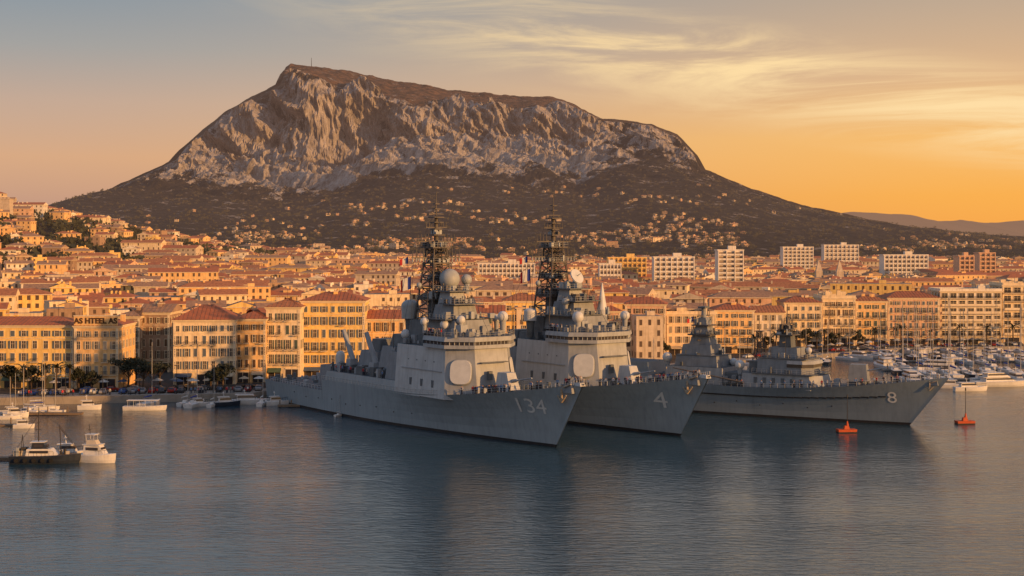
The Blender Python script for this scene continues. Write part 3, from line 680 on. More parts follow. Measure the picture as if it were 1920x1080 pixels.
def build_hull(H,par,mat):
    mb=MB();qs=[i*.8 for i in range(0,10)]+[8+i*1.6 for i in range(0,200) if 8+i*1.6<H.L]
    qs=sorted(set([q for q in qs if abs(q-H.step)>.6]+[H.step-.01,H.step+.01,H.L]))
    vs=[-1,-.45,0,.06,.25,.45,.65,.82,1.0]
    for sgn in (-1,1):
        rows=[]
        for q in qs:
            r=[]
            for v in vs:
                if v<0: r.append((-q-1.5*(-v if q<10 else 0),sgn*H.bw(q)*(0.02 if v==-1 else .7),-4.5*(-v)))
                elif v==.06: p=H.pt(q,.6/H.zd(q));r.append((p[0],sgn*p[1],p[2]))
                else: p=H.pt(q,v);r.append((p[0],sgn*p[1],p[2]))
            rows.append(r)
        for i in range(len(qs)-1):
            for j in range(len(vs)-1):
                a,b,c,d=rows[i][j],rows[i+1][j],rows[i+1][j+1],rows[i][j+1]
                mb.add([a,b,c,d],[(0,1,2,3) if sgn>0 else (3,2,1,0)],boot if j<3 else mat,False)
        mb.add([rows[-1][j] for j in range(len(vs))]+[(rows[-1][-1][0],0,rows[-1][-1][2]),(rows[-1][0][0],0,-4.5)],[tuple(range(len(vs)+2))],mat)
    o=mb.obj('hull',par)
    dk=MB()
    for i in range(len(qs)-1):
        a=H.pt(qs[i],1);b=H.pt(qs[i+1],1);dk.add([(a[0],-a[1],a[2]-.02),(a[0],a[1],a[2]-.02),(b[0],b[1],b[2]-.02),(b[0],-b[1],b[2]-.02)],[(0,1,2,3)],deckmat)
    dk.obj('deck',par)
    for sgn in (-1,1):
        r=MB();pp=[]
        for q in qs:
            if q>H.L-1: break
            p=H.pt(q,1);pp.append((p[0],sgn*(p[1]-.1),p[2]))
        for a,b in zip(pp[:-1],pp[1:]):
            r.cyl((a[0],a[1],a[2]),(a[0],a[1],a[2]+1.05),.035,.035,markw,4)
            if abs(a[2]-b[2])<1.5:
                r.cyl((a[0],a[1],a[2]+1.05),(b[0],b[1],b[2]+1.05),.035,.035,markw,4);r.cyl((a[0],a[1],a[2]+.55),(b[0],b[1],b[2]+.55),.025,.025,markw,4)
        r.obj('railing',par)
def octa(mb,c,nrm,up,r,mat,th=.12,n=8,sx=1,sup=0):
    nrm=Vector(nrm).normalized();up=Vector(up);up=(up-nrm*up.dot(nrm)).normalized();rt=up.cross(nrm)
    c=Vector(c);b=[];t=[]
    for i in range(n):
        q=2*math.pi*(i+.5)/n;cq,sq_=math.cos(q),math.sin(q)
        if sup: cq=math.copysign(abs(cq)**sup,cq);sq_=math.copysign(abs(sq_)**sup,sq_)
        e=rt*cq*r*sx+up*sq_*r;b.append(tuple(c+e));t.append(tuple(c+e*.97+nrm*th))
    mb.prism(b,t,mat)
def lattice(mb,x,y,z0,z1,w0,w1,bays,mat,r=.17):
    def cn(z):
        t=(z-z0)/(z1-z0);w=w0+(w1-w0)*t;return [(x-w,y-w,z),(x+w,y-w,z),(x+w,y+w,z),(x-w,y+w,z)]
    zz=[z0+(z1-z0)*(1-(1-i/bays)**1.15) for i in range(bays+1)]
    for a,b in zip(zz[:-1],zz[1:]):
        A=cn(a);B=cn(b)
        for i in range(4):
            mb.cyl(A[i],B[i],r,r,mat,5);mb.cyl(B[i],B[(i+1)%4],r*.7,r*.7,mat,4);mb.cyl(A[i],B[(i+1)%4],r*.55,r*.55,mat,4);mb.cyl(A[(i+1)%4],B[i],r*.55,r*.55,mat,4)
def poly(pts,z): return [(a,b,z) for a,b in pts]
def dome(par,x,y,z,r,ped=1.5,mat=None,zs=1,lab=None):
    m=MB();m.cyl((x,y,z-r-ped),(x,y,z-r*.6),r*.45,r*.6,supgrey,10);m.sphere((x,y,z),r,mat or domem,18,zs);o=m.obj('radar_dome',par)
    if lab:o['label']=lab
def clutter(mb,x0,x1,y0,y1,z,n_,rr,mats,big=1):
    for _ in range(n_):
        s=(rr.uniform(.4,1.6)*big,rr.uniform(.4,1.4)*big,rr.uniform(.5,1.8)*big);x=rr.uniform(x0,x1);y=rr.uniform(y0,y1)
        if rr.random()<.55: mb.box((x,y,z+s[2]/2),s,rr.choice(mats),rr.choice((0,0,.4)))
        else: mb.cyl((x,y,z),(x,y,z+s[2]),s[0]*.3,s[0]*.25,rr.choice(mats),7)
def rails(mb,pts,z,close=True):
    n_=len(pts);rg=range(n_ if close else n_-1)
    for i in rg:
        a,b=pts[i],pts[(i+1)%n_];L_=math.hypot(b[0]-a[0],b[1]-a[1])
        for h in (.55,1.05): mb.cyl((*a,z+h),(*b,z+h),.04,.04,supgrey,4)
        k_=max(1,int(L_/1.3))
        for k in range(k_): mb.cyl((a[0]+(b[0]-a[0])*k/k_,a[1]+(b[1]-a[1])*k/k_,z),(a[0]+(b[0]-a[0])*k/k_,a[1]+(b[1]-a[1])*k/k_,z+1.05),.035,.035,supgrey,4)
def rect(cx,cy,a,b): return [(cx-a/2,cy-b/2),(cx+a/2,cy-b/2),(cx+a/2,cy+b/2),(cx-a/2,cy+b/2)]
def flag(par,x,y,z,w=2.6,h=1.7,kind=0):
    m=MB();m.cyl((x,y,z-3),(x,y,z+h+.2),.06,.06,mastm,4);m.obj('flagpole',par);m=MB()
    cols=(bluem,whitem,redm)
    for i in range(9):
        a=i/9*w;b=(i+1)/9*w;ya=.25*math.sin(a*3);yb=.25*math.sin(b*3)
        m.add([(x-a*.6,y+ya-a*.8,z-.35*a),(x-b*.6,y+yb-b*.8,z-.35*b),(x-b*.6,y+yb-b*.8,z+h-.45*b),(x-a*.6,y+ya-a*.8,z+h-.45*a)],[(0,1,2,3)],cols[i//3])
    m.obj('flag',par)
def anchor(par,x,y,z,s=1.):
    m=MB();m.box((x+.5*s,y+.25,z+.7*s),(3.0*s,.7,1.3*s),midgrey,0,.8,.7);m.cyl((x-.4*s,y-.2,z+1.2*s),(x-.4*s,y-.25,z-1.4*s),.2*s,.2*s,anchm,6)
    m.cyl((x-.4*s,y-.25,z-1.4*s),(x-1.6*s,y-.25,z-.3*s),.22*s,.1*s,anchm,6);m.cyl((x-.4*s,y-.25,z-1.4*s),(x+.8*s,y-.25,z-.3*s),.22*s,.1*s,anchm,6);m.cyl((x-1.1*s,y-.2,z+.9*s),(x+.3*s,y-.2,z+.9*s),.14*s,.14*s,anchm,6);m.cyl((x+.3*s,y-.3,z+1.0*s),(x+1.8*s,y-.1,z+1.5*s),.16*s,.12*s,anchm,6)
    m.obj('anchor',par)
def hull_text(par,H,s,size,xc,zc,st=1.25):
    me=text_mesh(s,size,0,'hull_number',.0);me.materials.clear();me.materials.append(markw)
    for v in me.vertices:
        x=xc+v.co.x*st;z=zc+v.co.y;v.co=(x,-H.side(x,z)-.10,z)
    mk('hull_number',me,par)
def destroyer(loc,ang,label,variant):
    rr=random.Random(30+variant)
    t=thing('warship',label,'ship',loc,ang);H=Hull(119,10,9.4,14.2,8.4,5.6,84)
    build_hull(H,t,hullgrey)
    m=MB()
    b=[(-38,-9.9),(-83,-9.9),(-83,9.9),(-38,9.9)];tp=[(-38,-9.5),(-82,-9.5),(-82,9.5),(-38,9.5)]
    m.prism(poly(b,8.0)[::-1],poly(tp,10.8)[::-1],hullgrey,deckmat);m.obj('midship_deckhouse',t)
    def pl(o,f=0): return [(-22+f,-4.8+o*.3),(-22+f,4.8-o*.3),(-27.8+f*.6,9.9-o),(-49,9.9-o),(-49,-9.9+o),(-27.8+f*.6,-9.9+o)]
    m=MB();bt=poly(pl(0),8.2);tt=poly(pl(1.0,-1.7),19.6)
    nf=len(bt)
    for i in range(nf):
        j=(i+1)%nf;m.add([bt[i],bt[j],tt[j],tt[i]],[(0,1,2,3)],(supgrey,supgrey,panelgrey,supgrey,panelgrey,supgrey)[i])
    m.add(tt,[tuple(range(nf))],deckmat)
    m.box((-38,-9.5,14.3),(17,.2,.15),supgrey)
    for k in range(3): m.box((-33-k*4.6,-9.55,11.2),(.9,.3,1.9),darkgrey)
    for k in range(4): m.box((-33-k*3.6,-9.05,16.2),(.5,.3,.5),darkgrey)
    m.box((-21.6,0,11.3),(1.2,7,.2),darkgrey);m.box((-21.9,-1.5,13.6),(.7,1.0,2.0),darkgrey);m.box((-21.7,2,10.2),(.8,.9,1.9),darkgrey);m.box((-22.4,0,16.5),(1.0,7.4,.2),darkgrey)
    m.obj('superstructure',t)
    for s in (-1,1):
        nx=Vector((5.1,s*5.8,0)).normalized();nr=Vector((nx.x,nx.y,.16)).normalized()
        c=Vector((-25.4,s*7.05,14.4))
        m=MB();octa(m,c+nr*.12,nr,(0,0,1),2.75,domem,.22,32,.90,.62);octa(m,c+nr*.05,nr,(0,0,1),2.9,supgrey,.1,32,.90,.62);m.obj('radar_panel',t)
    m=MB();m.prism(poly(rect(-52,0,6,17.6),10.8),poly(rect(-51.8,0,5.4,15.6),17.4),midgrey,deckmat);m.prism(poly(rect(-51.5,0,4.6,11),17.4),poly(rect(-51.5,0,4.2,9.6),21),darkgrey,deckmat);m.obj('aft_superstructure',t)
    m=MB();bp_=[(-22.9,-5.0),(-22.9,5.0),(-27.8,9.9),(-36.5,9.9),(-36.5,-9.9),(-27.8,-9.9)]
    m.prism(poly(bp_,19.6),poly(bp_,20.4),supgrey)
    bi=[(a-.35 if a>-36 else a,b*.965) for a,b in bp_];m.prism(poly(bi,20.4),poly(bi,21.2),glass)
    bo=[(a+.1 if a>-36 else a,b*1.01) for a,b in bp_];m.prism(poly(bo,21.2),poly([(a,b*.97) for a,b in bo],22.2),supgrey,deckmat)
    for k in range(10): m.box((-23.25,-4.5+k*1.0,20.8),(.12,.12,.78),supgrey)
    for s in (-1,1):
        for k in range(6):
            f=k/6;m.box((-23.3-f*4.6,s*(4.9+f*4.8),20.8),(.14,.14,.78),supgrey)
        for k in range(5): m.box((-29.5-k*1.5,s*9.58,20.8),(.14,.12,.78),supgrey)
    m.obj('bridge',t)
    m=MB();rails(m,[(-36.5,-9.7),(-27.8,-9.7),(-23.0,-4.8),(-23.0,4.8),(-27.8,9.7),(-36.5,9.7)],22.2,False);rails(m,rect(-38,0,12,13.3),25.9);rails(m,rect(-35.5,0,6.3,8),29.3,);rails(m,rect(-38.5,0,6.8,6.8),32.2);m.obj('upper_railing',t)
    m=MB();m.box((-37,0,23.9),(13,11,3.4),midgrey,0,.9,.85,deckmat);m.box((-38,0,27.2),(9,7,3.4),midgrey,0,.85,.85,deckmat);m.box((-38.6,-.5,30.4),(5,4.6,3.0),supgrey,0,.8,.8,deckmat)
    m.box((-35.5,0,29.2),(6.5,8.2,.25),darkgrey);m.box((-38,0,25.8),(12,13.5,.25),darkgrey);m.box((-38.5,0,32.1),(7,7,.25),darkgrey)
    m.box((-31,-3.4,23.4),(3,3,2.4),supgrey,.3,.8,.8);m.box((-31,3.4,23.2),(2.6,3,2.0),midgrey,0,.8,.8)
    m.box((-46,0,22.3),(7,12,5.6),darkgrey,0,.9,.9,deckmat);m.obj('radar_tower',t)
    m=MB();clutter(m,-43,-31,-5.5,5.5,25.9,38,rr,(supgrey,darkgrey,domeg,midgrey));clutter(m,-38,-33,-3.5,3.5,29.3,18,rr,(supgrey,darkgrey,mastm));clutter(m,-36,-25.5,-8.5,8.5,22.2,50,rr,(supgrey,darkgrey,midgrey));clutter(m,-41,-36.5,-3,3,32.2,12,rr,(mastm,domeg))
    clutter(m,-60,-55.5,-9,9,10.8,28,rr,(supgrey,darkgrey,midgrey),1.3);clutter(m,-82,-60,-9,-5,10.8,40,rr,(supgrey,darkgrey,mastm),1.3);clutter(m,-20,-10,-6,6,9.7,14,rr,(supgrey,darkgrey));clutter(m,-117,-86,-8,8,5.6,30,rr,(supgrey,darkgrey));clutter(m,-54,-49.5,-7,7,17.4,22,rr,(supgrey,darkgrey,midgrey));clutter(m,-48.5,-42,-8,8,19.7,24,rr,(supgrey,darkgrey,midgrey),1.2)
    m.obj('deck_equipment',t)['kind']='stuff'
    m=MB();lattice(m,-46,0,22,42,4.0,1.7,8,mastm,.21)
    lattice(m,-46,0,25,42,1.4,.9,8,mastm,.13)
    for z,w in ((42.2,5.2),(38.5,4.6),(34.5,5.0),(30,6.6)): m.box((-46,0,z),(w,w,.35),mastm);rails(m,rect(-46,0,w,w),z+.15)
    for z,w,r_ in ((39.8,13.8,.3),(43.6,10.8,.28),(47,6,.24),(32.5,10.5,.24),(36.6,9,.2),(50.2,4.2,.2)): m.box((-46,0,z),(r_,w,r_),mastm)
    m.box((-44,0,36.2),(7,.4,.4),mastm);m.box((-46,0,41),(8,.3,.3),mastm)
    for y_ in (-6.6,-5.6,-4.6,-3.6,-2.7,2.7,3.6,4.6,5.6,6.6): m.cyl((-46,y_,39.8),(-46,y_,41.8+.4*math.sin(y_*3)),.14,.09,mastm,5);m.cyl((-46,y_,39.8),(-46,y_,38.8),.18,.18,domeg,6)
    for y_ in (-5.2,-4.2,-3.2,-2.2,2.2,3.2,4.2,5.2): m.cyl((-46,y_,43.6),(-46,y_,45.4),.13,.09,mastm,4)
    for y_ in (-2.8,-2.0,-1.3,1.3,2.0,2.8): m.cyl((-46,y_,47),(-46,y_,48.4),.12,.08,mastm,4)
    for y_ in (-4.3,4.3): m.cyl((-46,y_,36.6),(-46,y_,38.4),.12,.08,mastm,4)
    for y_ in (-4.8,4.8): m.sphere((-46,y_,33.3),.7,domeg,10)
    for x_ in (-49.6,-42.4): m.cyl((x_,0,41),(x_,0,43.5),.12,.08,mastm,4)
    m.cyl((-46,0,42),(-46,0,49.5),.65,.4,mastm,8);m.cyl((-46,0,49.5),(-46,0,55.5),.18,.1,mastm,5)
    for z,w in ((45.2,3.2),(46.6,2.2),(48.2,2.6),(49.4,2.8),(51.4,1.5),(52.6,1.2)): m.box((-46,0,z),(w,w,.25),mastm)
    clutter(m,-48.4,-43.6,-2.4,2.4,42.4,26,rr,(mastm,darkgrey,domeg),.85);clutter(m,-48.1,-43.9,-2.1,2.1,38.7,22,rr,(mastm,domeg),.85);clutter(m,-48.3,-43.7,-2.3,2.3,34.7,20,rr,(mastm,domeg),.9);clutter(m,-49,-43,-3.1,3.1,30.2,26,rr,(mastm,domeg,darkgrey));clutter(m,-47.3,-44.7,-1.3,1.3,45.4,12,rr,(mastm,domeg),.7)
    m.box((-46,0,26),(3.2,3.2,8),darkgrey,0,.8,.8)
    for y_ in (-6.4,-4,4,6.4): m.cyl((-46,y_,39.8),(-44,y_*1.3,22.5),.045,.045,mastm,3);m.cyl((-46,y_*.7,43.6),(-50,y_*1.1,22),.04,.04,mastm,3)
    m.cyl((-46,0,52),(-70,0,19),.045,.045,mastm,3);m.cyl((-46,0,50),(-24,0,22.5),.045,.045,mastm,3)
    m.obj('mast',t)
    if variant==0:
        dome(t,-41.5,.8,34.8,2.45,2.5,domeg,1.0);dome(t,-40.5,5.0,34.6,1.3,2,domeg);dome(t,-38,-8.5,25.2,1.0,1.6);dome(t,-34,-5.5,24.6,1.2,1.2);dome(t,-30.5,-3.5,25.8,1.0,.8)
        dome(t,-29.5,7.6,26.2,1.3,2.6);dome(t,-33,8.3,25.6,1.0,2.2);dome(t,-50,-6,21.6,1.2,2)
        m=MB();m.cyl((-52,-3.5,20),(-52,-3.5,25.5),1.0,1.3,darkgrey,12);m.cyl((-52,-3.5,25.2),(-52,-3.5,28.2),2.1,2.15,domeg,18);m.sphere((-52,-3.5,28.2),2.15,domeg,18,.7,0);m.obj('radar_dome',t)
    else:
        dome(t,-29.5,-5.5,25.6,1.4,1.8);dome(t,-28,8,25.6,1.2,2.2);dome(t,-36,-4,29,1.0,1.5,domeg);dome(t,-42,4,33,1.1,2.5,domeg)
        m=MB();m.cyl((-45,-8,20),(-45,-8,24.5),.8,1.1,darkgrey,12);m.cyl((-45,-8,24.2),(-45,-8,26.4),1.6,1.6,domem,18);m.sphere((-45,-8,26.4),1.6,domem,18,.5,0);m.obj('radar_dome',t)
        m=MB();c=Vector((-38,1,35));m.cyl((-38.6,1,31),(-38.6,1,34),.6,.4,domeg,8);nn_=Vector((.85,.1,.5)).normalized();octa(m,c,nn_,(0,0,1),2.0,domem,.3,20);m.cyl(c,c+nn_*1.6,.1,.05,darkgrey,5);m.obj('satellite_dish',t)
        m=MB();m.cyl((-33,5,25),(-33,5,27),1.3,1.3,panelgrey,12);m.cyl((-33,5,27),(-33,5,33.5),1.25,.1,domem,14);m.obj('cone_aerial',t)
    m=MB();m.box((-59,0,14.4),(7,13,7.4),midgrey,0,.85,.8,deckmat);m.box((-59,0,19.4),(5,7,3.2),darkgrey,0,.8,.8);m.obj('funnel',t)
    m=MB();m.box((-71,1,13.4),(10,11,5.6),midgrey,0,.85,.8,deckmat);m.box((-71,1,17.6),(5,6,3),darkgrey,0,.8,.8);m.obj('funnel',t)
    for k,(x,y_) in enumerate(((-65,-5.5),(-78,-4.5))):
        m=MB();m.box((x,y_,12.2),(2.6,2.6,3.2),supgrey,0,.8,.8);m.cyl((x+.5,y_,13.5),(x-3.2,y_-.6,21.0),.75,.6,supgrey,8);m.cyl((x-.6,y_+1,13.5),(x-3.8,y_+.6,19.5),.35,.3,darkgrey,6);m.obj('boat_crane',t)
    m=MB();m.cyl((-83,-5,10.6),(-83,-5,12),1.1,1.0,supgrey,10);m.cyl((-83,-5,12),(-83,-5,14.4),1.15,1.15,domem,14);m.sphere((-83,-5,14.4),1.15,domem,14,1,0);m.obj('close_range_gun',t)
    m=MB();m.box((-90,1,8.4),(10,12,5.6),midgrey,0,.92,.9,deckmat);m.obj('hangar',t)
    m=MB()
    for x,y_,z0,z1 in ((-26,8,22,31),(-36,-9.2,22,32),(-50,8,16,30),(-64,7,16,29),(-88,5,11,22),(-36,9.2,22,30),(-54,-7,18,30)): m.cyl((x,y_,z0),(x+.4,y_,z1),.09,.04,mastm,4)
    m.obj('whip_aerial',t)
    g=MB();g.cyl((-16.8,0,9.6),(-16.8,0,10.6),2.4,2.3,supgrey,14)
    g.prism([(-19.4,-2,10.6),(-19.4,2,10.6),(-14.4,1.5,10.6),(-14.4,-1.5,10.6)][::-1],[(-19.0,-1.5,14.6),(-19.0,1.5,14.6),(-16.0,1.2,14.6),(-16.0,-1.2,14.6)][::-1],panelgrey);g_=g.obj('gun_turret',t)
    g=MB();g.cyl((-15.4,0,12.8),(-8.4,0,14.0),.22,.14,supgrey,8);g.cyl((-15.4,0,12.8),(-13.6,0,13.1),.45,.35,supgrey,8);g.obj('gun_barrel',g_)
    g=MB();g.box((-11,0,10.9),(3,5.5,.5),deckmat)
    for k in range(2):g.cyl((-4,-1.2+2.4*k,12.6),(-4,-1.2+2.4*k,13.5),.4,.5,darkgrey,8)
    g.cyl((3,0,13.3),(6,0,15.8),.07,.05,mastm,4);g.obj('foredeck_fittings',t)
    anchor(t,4.6,-H.side(4.6,11.8)-.2,12.0,1.35)
    m=MB();m.box((7.9,0,14.0),(2.4,1.5,.7),panelgrey,0,.8,.8);m.obj('bow_fairlead',t)
    if variant==0: hull_text(t,H,'134',4.5,-4.8,8.4)
    else: hull_text(t,H,'4',5.2,-3.6,7.8,1.5)
    hp=MB()
    for x in range(-100,-40,7):
        z=3.2+(x%3)*.3;hp.cyl((x,-H.side(x,z)+.05,z),(x,-H.side(x,z)-.12,z),.16,.16,boot,7)
    hp.obj('hull_outlet',t)
    flag(t,-47,-6.5,32.5 if variant==0 else 34,2.6,3.0);flag(t,-47.5,-7,38.5,1.8,1.6)
    ca,sa=math.cos(ang),math.sin(ang)
    def wp(x,y,z): return (loc[0]+x*ca-y*sa,loc[1]+x*sa+y*ca,loc[2]+z)
    for k in range(60):
        q=rr.uniform(1,27);p=H.pt(q,1);y_=-(p[1]-rr.uniform(.4,1.3)) if rr.random()<.8 else rr.uniform(-p[1],p[1])*.7
        if abs(y_)<2.6 and -20.5<p[0]<-13.5: continue
        if p[0]<-20.5 and abs(y_)<8: continue
        person(wp(p[0],y_,p[2]-.02),ang+math.pi/2+rr.uniform(-.9,.9)-math.pi/2,'on the warship foredeck')
    for k in range(10): person(wp(rr.uniform(-36,-30),-rr.uniform(8.6,9.3),22.2),ang+rr.uniform(-.6,.6),'on the warship bridge roof')
    for k in range(14): person(wp(rr.uniform(-82,-56),-rr.uniform(8.3,9.2),10.8),ang+rr.uniform(-.6,.6),'at the warship rail')
    return t,H
A1=math.atan2(-.804,.595)
destroyer((9.3,302,0),A1,'large grey destroyer with hull number 134 and lattice mast',0)
destroyer((37.7,319,0),A1,'large grey destroyer with satellite dish moored beside another',1)
A3=math.atan2(-.555,.83);loc=(94.5,338,0);rr=random.Random(77)
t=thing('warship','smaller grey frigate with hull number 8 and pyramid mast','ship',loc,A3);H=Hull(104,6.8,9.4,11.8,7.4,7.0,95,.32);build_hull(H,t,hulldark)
m=MB()
for x in range(-96,-4,2):
    for s in (-1,):
        z=5.2+ (max(0,(x+40))/36)**2*1.6;m.box((x,s*(H.side(x,z)+.05),z),(2.0,.28,.28),boot)
m.obj('hull_fender_strip',t)
m=MB();m.prism(poly([(-20,-3),(-20,3),(-22.5,6.0),(-41,6.0),(-41,-6.0),(-22.5,-6.0)],7.3),poly([(-20.9,-2.6),(-20.9,2.6),(-23,5.6),(-40.6,5.7),(-40.6,-5.7),(-23,-5.6)],10.8),supgrey,deckmat)
m.prism(poly([(-23,-2.6),(-23,2.6),(-25.2,5.0),(-37,5.0),(-37,-5.0),(-25.2,-5.0)],10.8),poly([(-23.4,-2.6),(-23.4,2.6),(-25.4,4.8),(-36.8,4.8),(-36.8,-4.8),(-25.4,-4.8)],14.6),midgrey,deckmat)
m.box((-31,0,15.9),(8,6,2.8),midgrey,0,.92,.92,deckmat);m.box((-29,2.2,15.6),(2.5,2.5,2.2),midgrey);m.box((-44.5,0,8.9),(7,9,3.2),darkgrey,0,.9,.85,deckmat);m.box((-38,0,12.2),(3.4,7,3.0),darkgrey)
for k in range(6): m.box((-25-k*2.4,-5.9,9.2),(.7,.3,1.5),darkgrey)
m.box((-30,0,10.95),(16,12.2,.22),darkgrey);m.box((-30,0,14.7),(12,10,.22),darkgrey)
m.obj('superstructure',t)
m=MB();m.prism(poly([(-22.9,-2.8),(-22.9,2.8),(-25,5.1),(-29,5.1),(-29,-5.1),(-25,-5.1)],12.7),poly([(-23,-2.8),(-23,2.8),(-25.1,5.1),(-29,5.1),(-29,-5.1),(-25.1,-5.1)],13.5),glass);m.prism(poly([(-22.7,-3),(-22.7,3),(-24.8,5.3),(-29,5.3),(-29,-5.3),(-24.8,-5.3)],13.5),poly([(-23,-3),(-23,3),(-25,5.1),(-29,5.1),(-29,-5.1),(-25,-5.1)],14.3),supgrey);m.obj('bridge',t)
m=MB();m.box((-31,0,18.4),(3.4,3.2,3.6),darkgrey,0,.85,.85);m.box((-31,0,20.4),(4.8,4.8,.3),mastm);m.cyl((-31,0,20.1),(-31,0,24.8),.6,.35,mastm,8);m.box((-31,0,23),(.35,7.4,.3),mastm);m.box((-31,0,18.6),(.3,6.8,.3),mastm);m.box((-31,0,21.7),(3.2,3.2,.25),mastm);m.cyl((-31,0,24),(-31,0,28),.14,.08,mastm,4);clutter(m,-33.2,-28.8,-2.3,2.3,20.5,20,rr,(mastm,darkgrey,domeg),.8);clutter(m,-32.2,-29.8,-1.4,1.4,21.8,12,rr,(mastm,domeg),.7)
for y_ in (-3.5,-2.6,-1.7,1.7,2.6,3.5): m.cyl((-31,y_,23),(-31,y_,24.6),.12,.08,mastm,4)
for k in range(6): m.cyl((-36+k*2,(-1)**k*3.4,14.7),(-36+k*2,(-1)**k*3.4,20+k%3*1.4),.09,.05,mastm,4)
lattice(m,-38.5,0,13.6,21,1.3,.5,4,mastm,.1);m.box((-38.5,0,21),(2,2,.2),mastm);m.cyl((-38.5,0,21),(-38.5,0,24),.1,.06,mastm,4)
rails(m,rect(-30,0,11.7,9.7),14.8);rails(m,rect(-30,0,15.8,12),11.05)
m.obj('mast',t)
m=MB();m.box((-54,0,9.4),(16,11.6,4.4),supgrey,0,.97,.95,deckmat);m.box((-54,0,12.9),(12,9.6,2.8),midgrey,0,.94,.92,deckmat);m.box((-54.5,0,15.7),(8.5,7,2.8),midgrey,0,.92,.9,deckmat);m.box((-54,0,11.6),(14.4,11,.22),darkgrey);m.box((-54,0,14.4),(11.4,9,.22),darkgrey);m.obj('aft_deckhouse',t)
m=MB();m.prism(poly([(-51,-2.4),(-51,2.4),(-57,2.4),(-57,-2.4)],17),poly([(-53,-1),(-53,1),(-55,1),(-55,-1)],24.0),midgrey);m.box((-54,0,19.6),(6.4,6.0,.35),mastm);m.box((-54,0,22.0),(4.8,4.6,.35),mastm);m.cyl((-54,0,24),(-54,0,26.4),.8,.55,midgrey,10);m.box((-54,0,26.6),(2.0,2.8,.5),darkgrey);m.cyl((-54,0,27),(-54,0,29.4),.15,.08,mastm,4)
m.box((-54,0,24.4),(.35,7,.3),mastm);m.box((-54,0,18.3),(.3,7.6,.3),mastm)
for y_ in (-3.2,-2.2,2.2,3.2): m.cyl((-54,y_,24.4),(-54,y_,25.8),.12,.08,mastm,4)
clutter(m,-56.7,-51.3,-2.7,2.7,19.8,24,rr,(darkgrey,midgrey,mastm),.8);clutter(m,-56,-52,-2.1,2.1,22.2,14,rr,(darkgrey,midgrey,domeg),.8);rails(m,rect(-54,0,6.3,5.8),19.8);m.obj('pyramid_mast',t)
m=MB();m.box((-76,0,9.6),(18,11,5.0),hulldark,0,.9,.85,deckmat);m.obj('hangar',t)
dome(t,-42,-4,12.6,1.2,1.2);dome(t,-26.5,3,16.4,.8,1);dome(t,-47,3,12.6,1.0,1.2);dome(t,-63,-3,13.5,1.3,1.2)
g=MB();g.cyl((-12.5,0,8.8),(-12.5,0,10),1.9,1.9,supgrey,12);g.box((-12.5,0,11.9),(4.8,4.2,4.0),midgrey,.2,.8,.75);g_=g.obj('gun_turret',t);g=MB();g.cyl((-10.5,0,12.4),(-5.5,0,13.4),.2,.13,supgrey,7);g.obj('gun_barrel',g_)
m=MB();clutter(m,-38,-23,-5.6,5.6,11.1,46,rr,(supgrey,darkgrey,domeg),.9);clutter(m,-35.5,-24.5,-4.4,4.4,14.8,28,rr,(supgrey,darkgrey,mastm),.8);clutter(m,-60.5,-47.5,-5.3,5.3,11.7,32,rr,(supgrey,darkgrey),.9);clutter(m,-59,-49.3,-4,4,14.5,20,rr,(supgrey,darkgrey),.8);clutter(m,-19,-4,-3,3,8.6,24,rr,(supgrey,darkgrey,midgrey));clutter(m,-46,-41.5,-5.6,5.6,8,30,rr,(supgrey,darkgrey,midgrey),1.3);clutter(m,-68,-62,-6,6,7.4,18,rr,(supgrey,darkgrey));m.obj('deck_equipment',t)['kind']='stuff'
m=MB();m.cyl((-40,-6.5,8.5),(-58,-9.5,11.5),.25,.15,mastm,6);m.obj('boat_boom',t)
hull_text(t,H,'8',3.8,-3.6,6.4);anchor(t,5.4,-H.side(5.4,9.8)-.15,9.8,.8);flag(t,-56,-2,23,1.6,1.3)
hp=MB()
for x in range(-90,-12,6):
    z=3.0+(x%4)*.35;hp.cyl((x,-H.side(x,z)+.05,z),(x,-H.side(x,z)-.12,z),.15,.15,boot,7)
hp.obj('hull_outlet',t)
ca,sa=math.cos(A3),math.sin(A3)
for k in range(30):
    q=rr.uniform(2,44);p=H.pt(q,1);y_=-(p[1]-rr.uniform(.3,.6));person((loc[0]+p[0]*ca-y_*sa,loc[1]+p[0]*sa+y_*ca,p[2]-.02),A3+rr.uniform(-.7,.7),'on the frigate deck')
# ---------------------------------------------------------------- boats
def hull_boat(L,B,fb,mat,dmat=white):
    mb=MB();N=14;rows=[]
    for i in range(N+1):
        t=i/N;x=-L/2+L*t;hb=B/2*(1-max(0,(t-.45)/.55)**2.2)*(.86+.14*min(1,t*3))
        z=fb*(1+.45*max(0,t-.4)**1.5);xo=.06*L*max(0,(t-.7)/.3)
        rows.append([(x-xo*.7,0,-.5),(x-xo*.4,hb*.72,-.15),(x,hb*.88,z*.35),(x+xo*.2,hb,z),(x+xo*.2,hb*.93,z+.08),(x+xo*.2,0,z+.1)])
    for s in (1,-1):
        for i in range(N):
            for j in range(5):
                q=[rows[i][j],rows[i+1][j],rows[i+1][j+1],rows[i][j+1]];q=[(a,b*s,c) for a,b,c in q]
                mb.add(q,[(0,1,2,3)],mat if 0<j<4 else (boot if j==0 else dmat),0<j<3)
        mb.add([(a,b*s,c) for a,b,c in rows[0]],[tuple(range(6))],mat)
    return mb
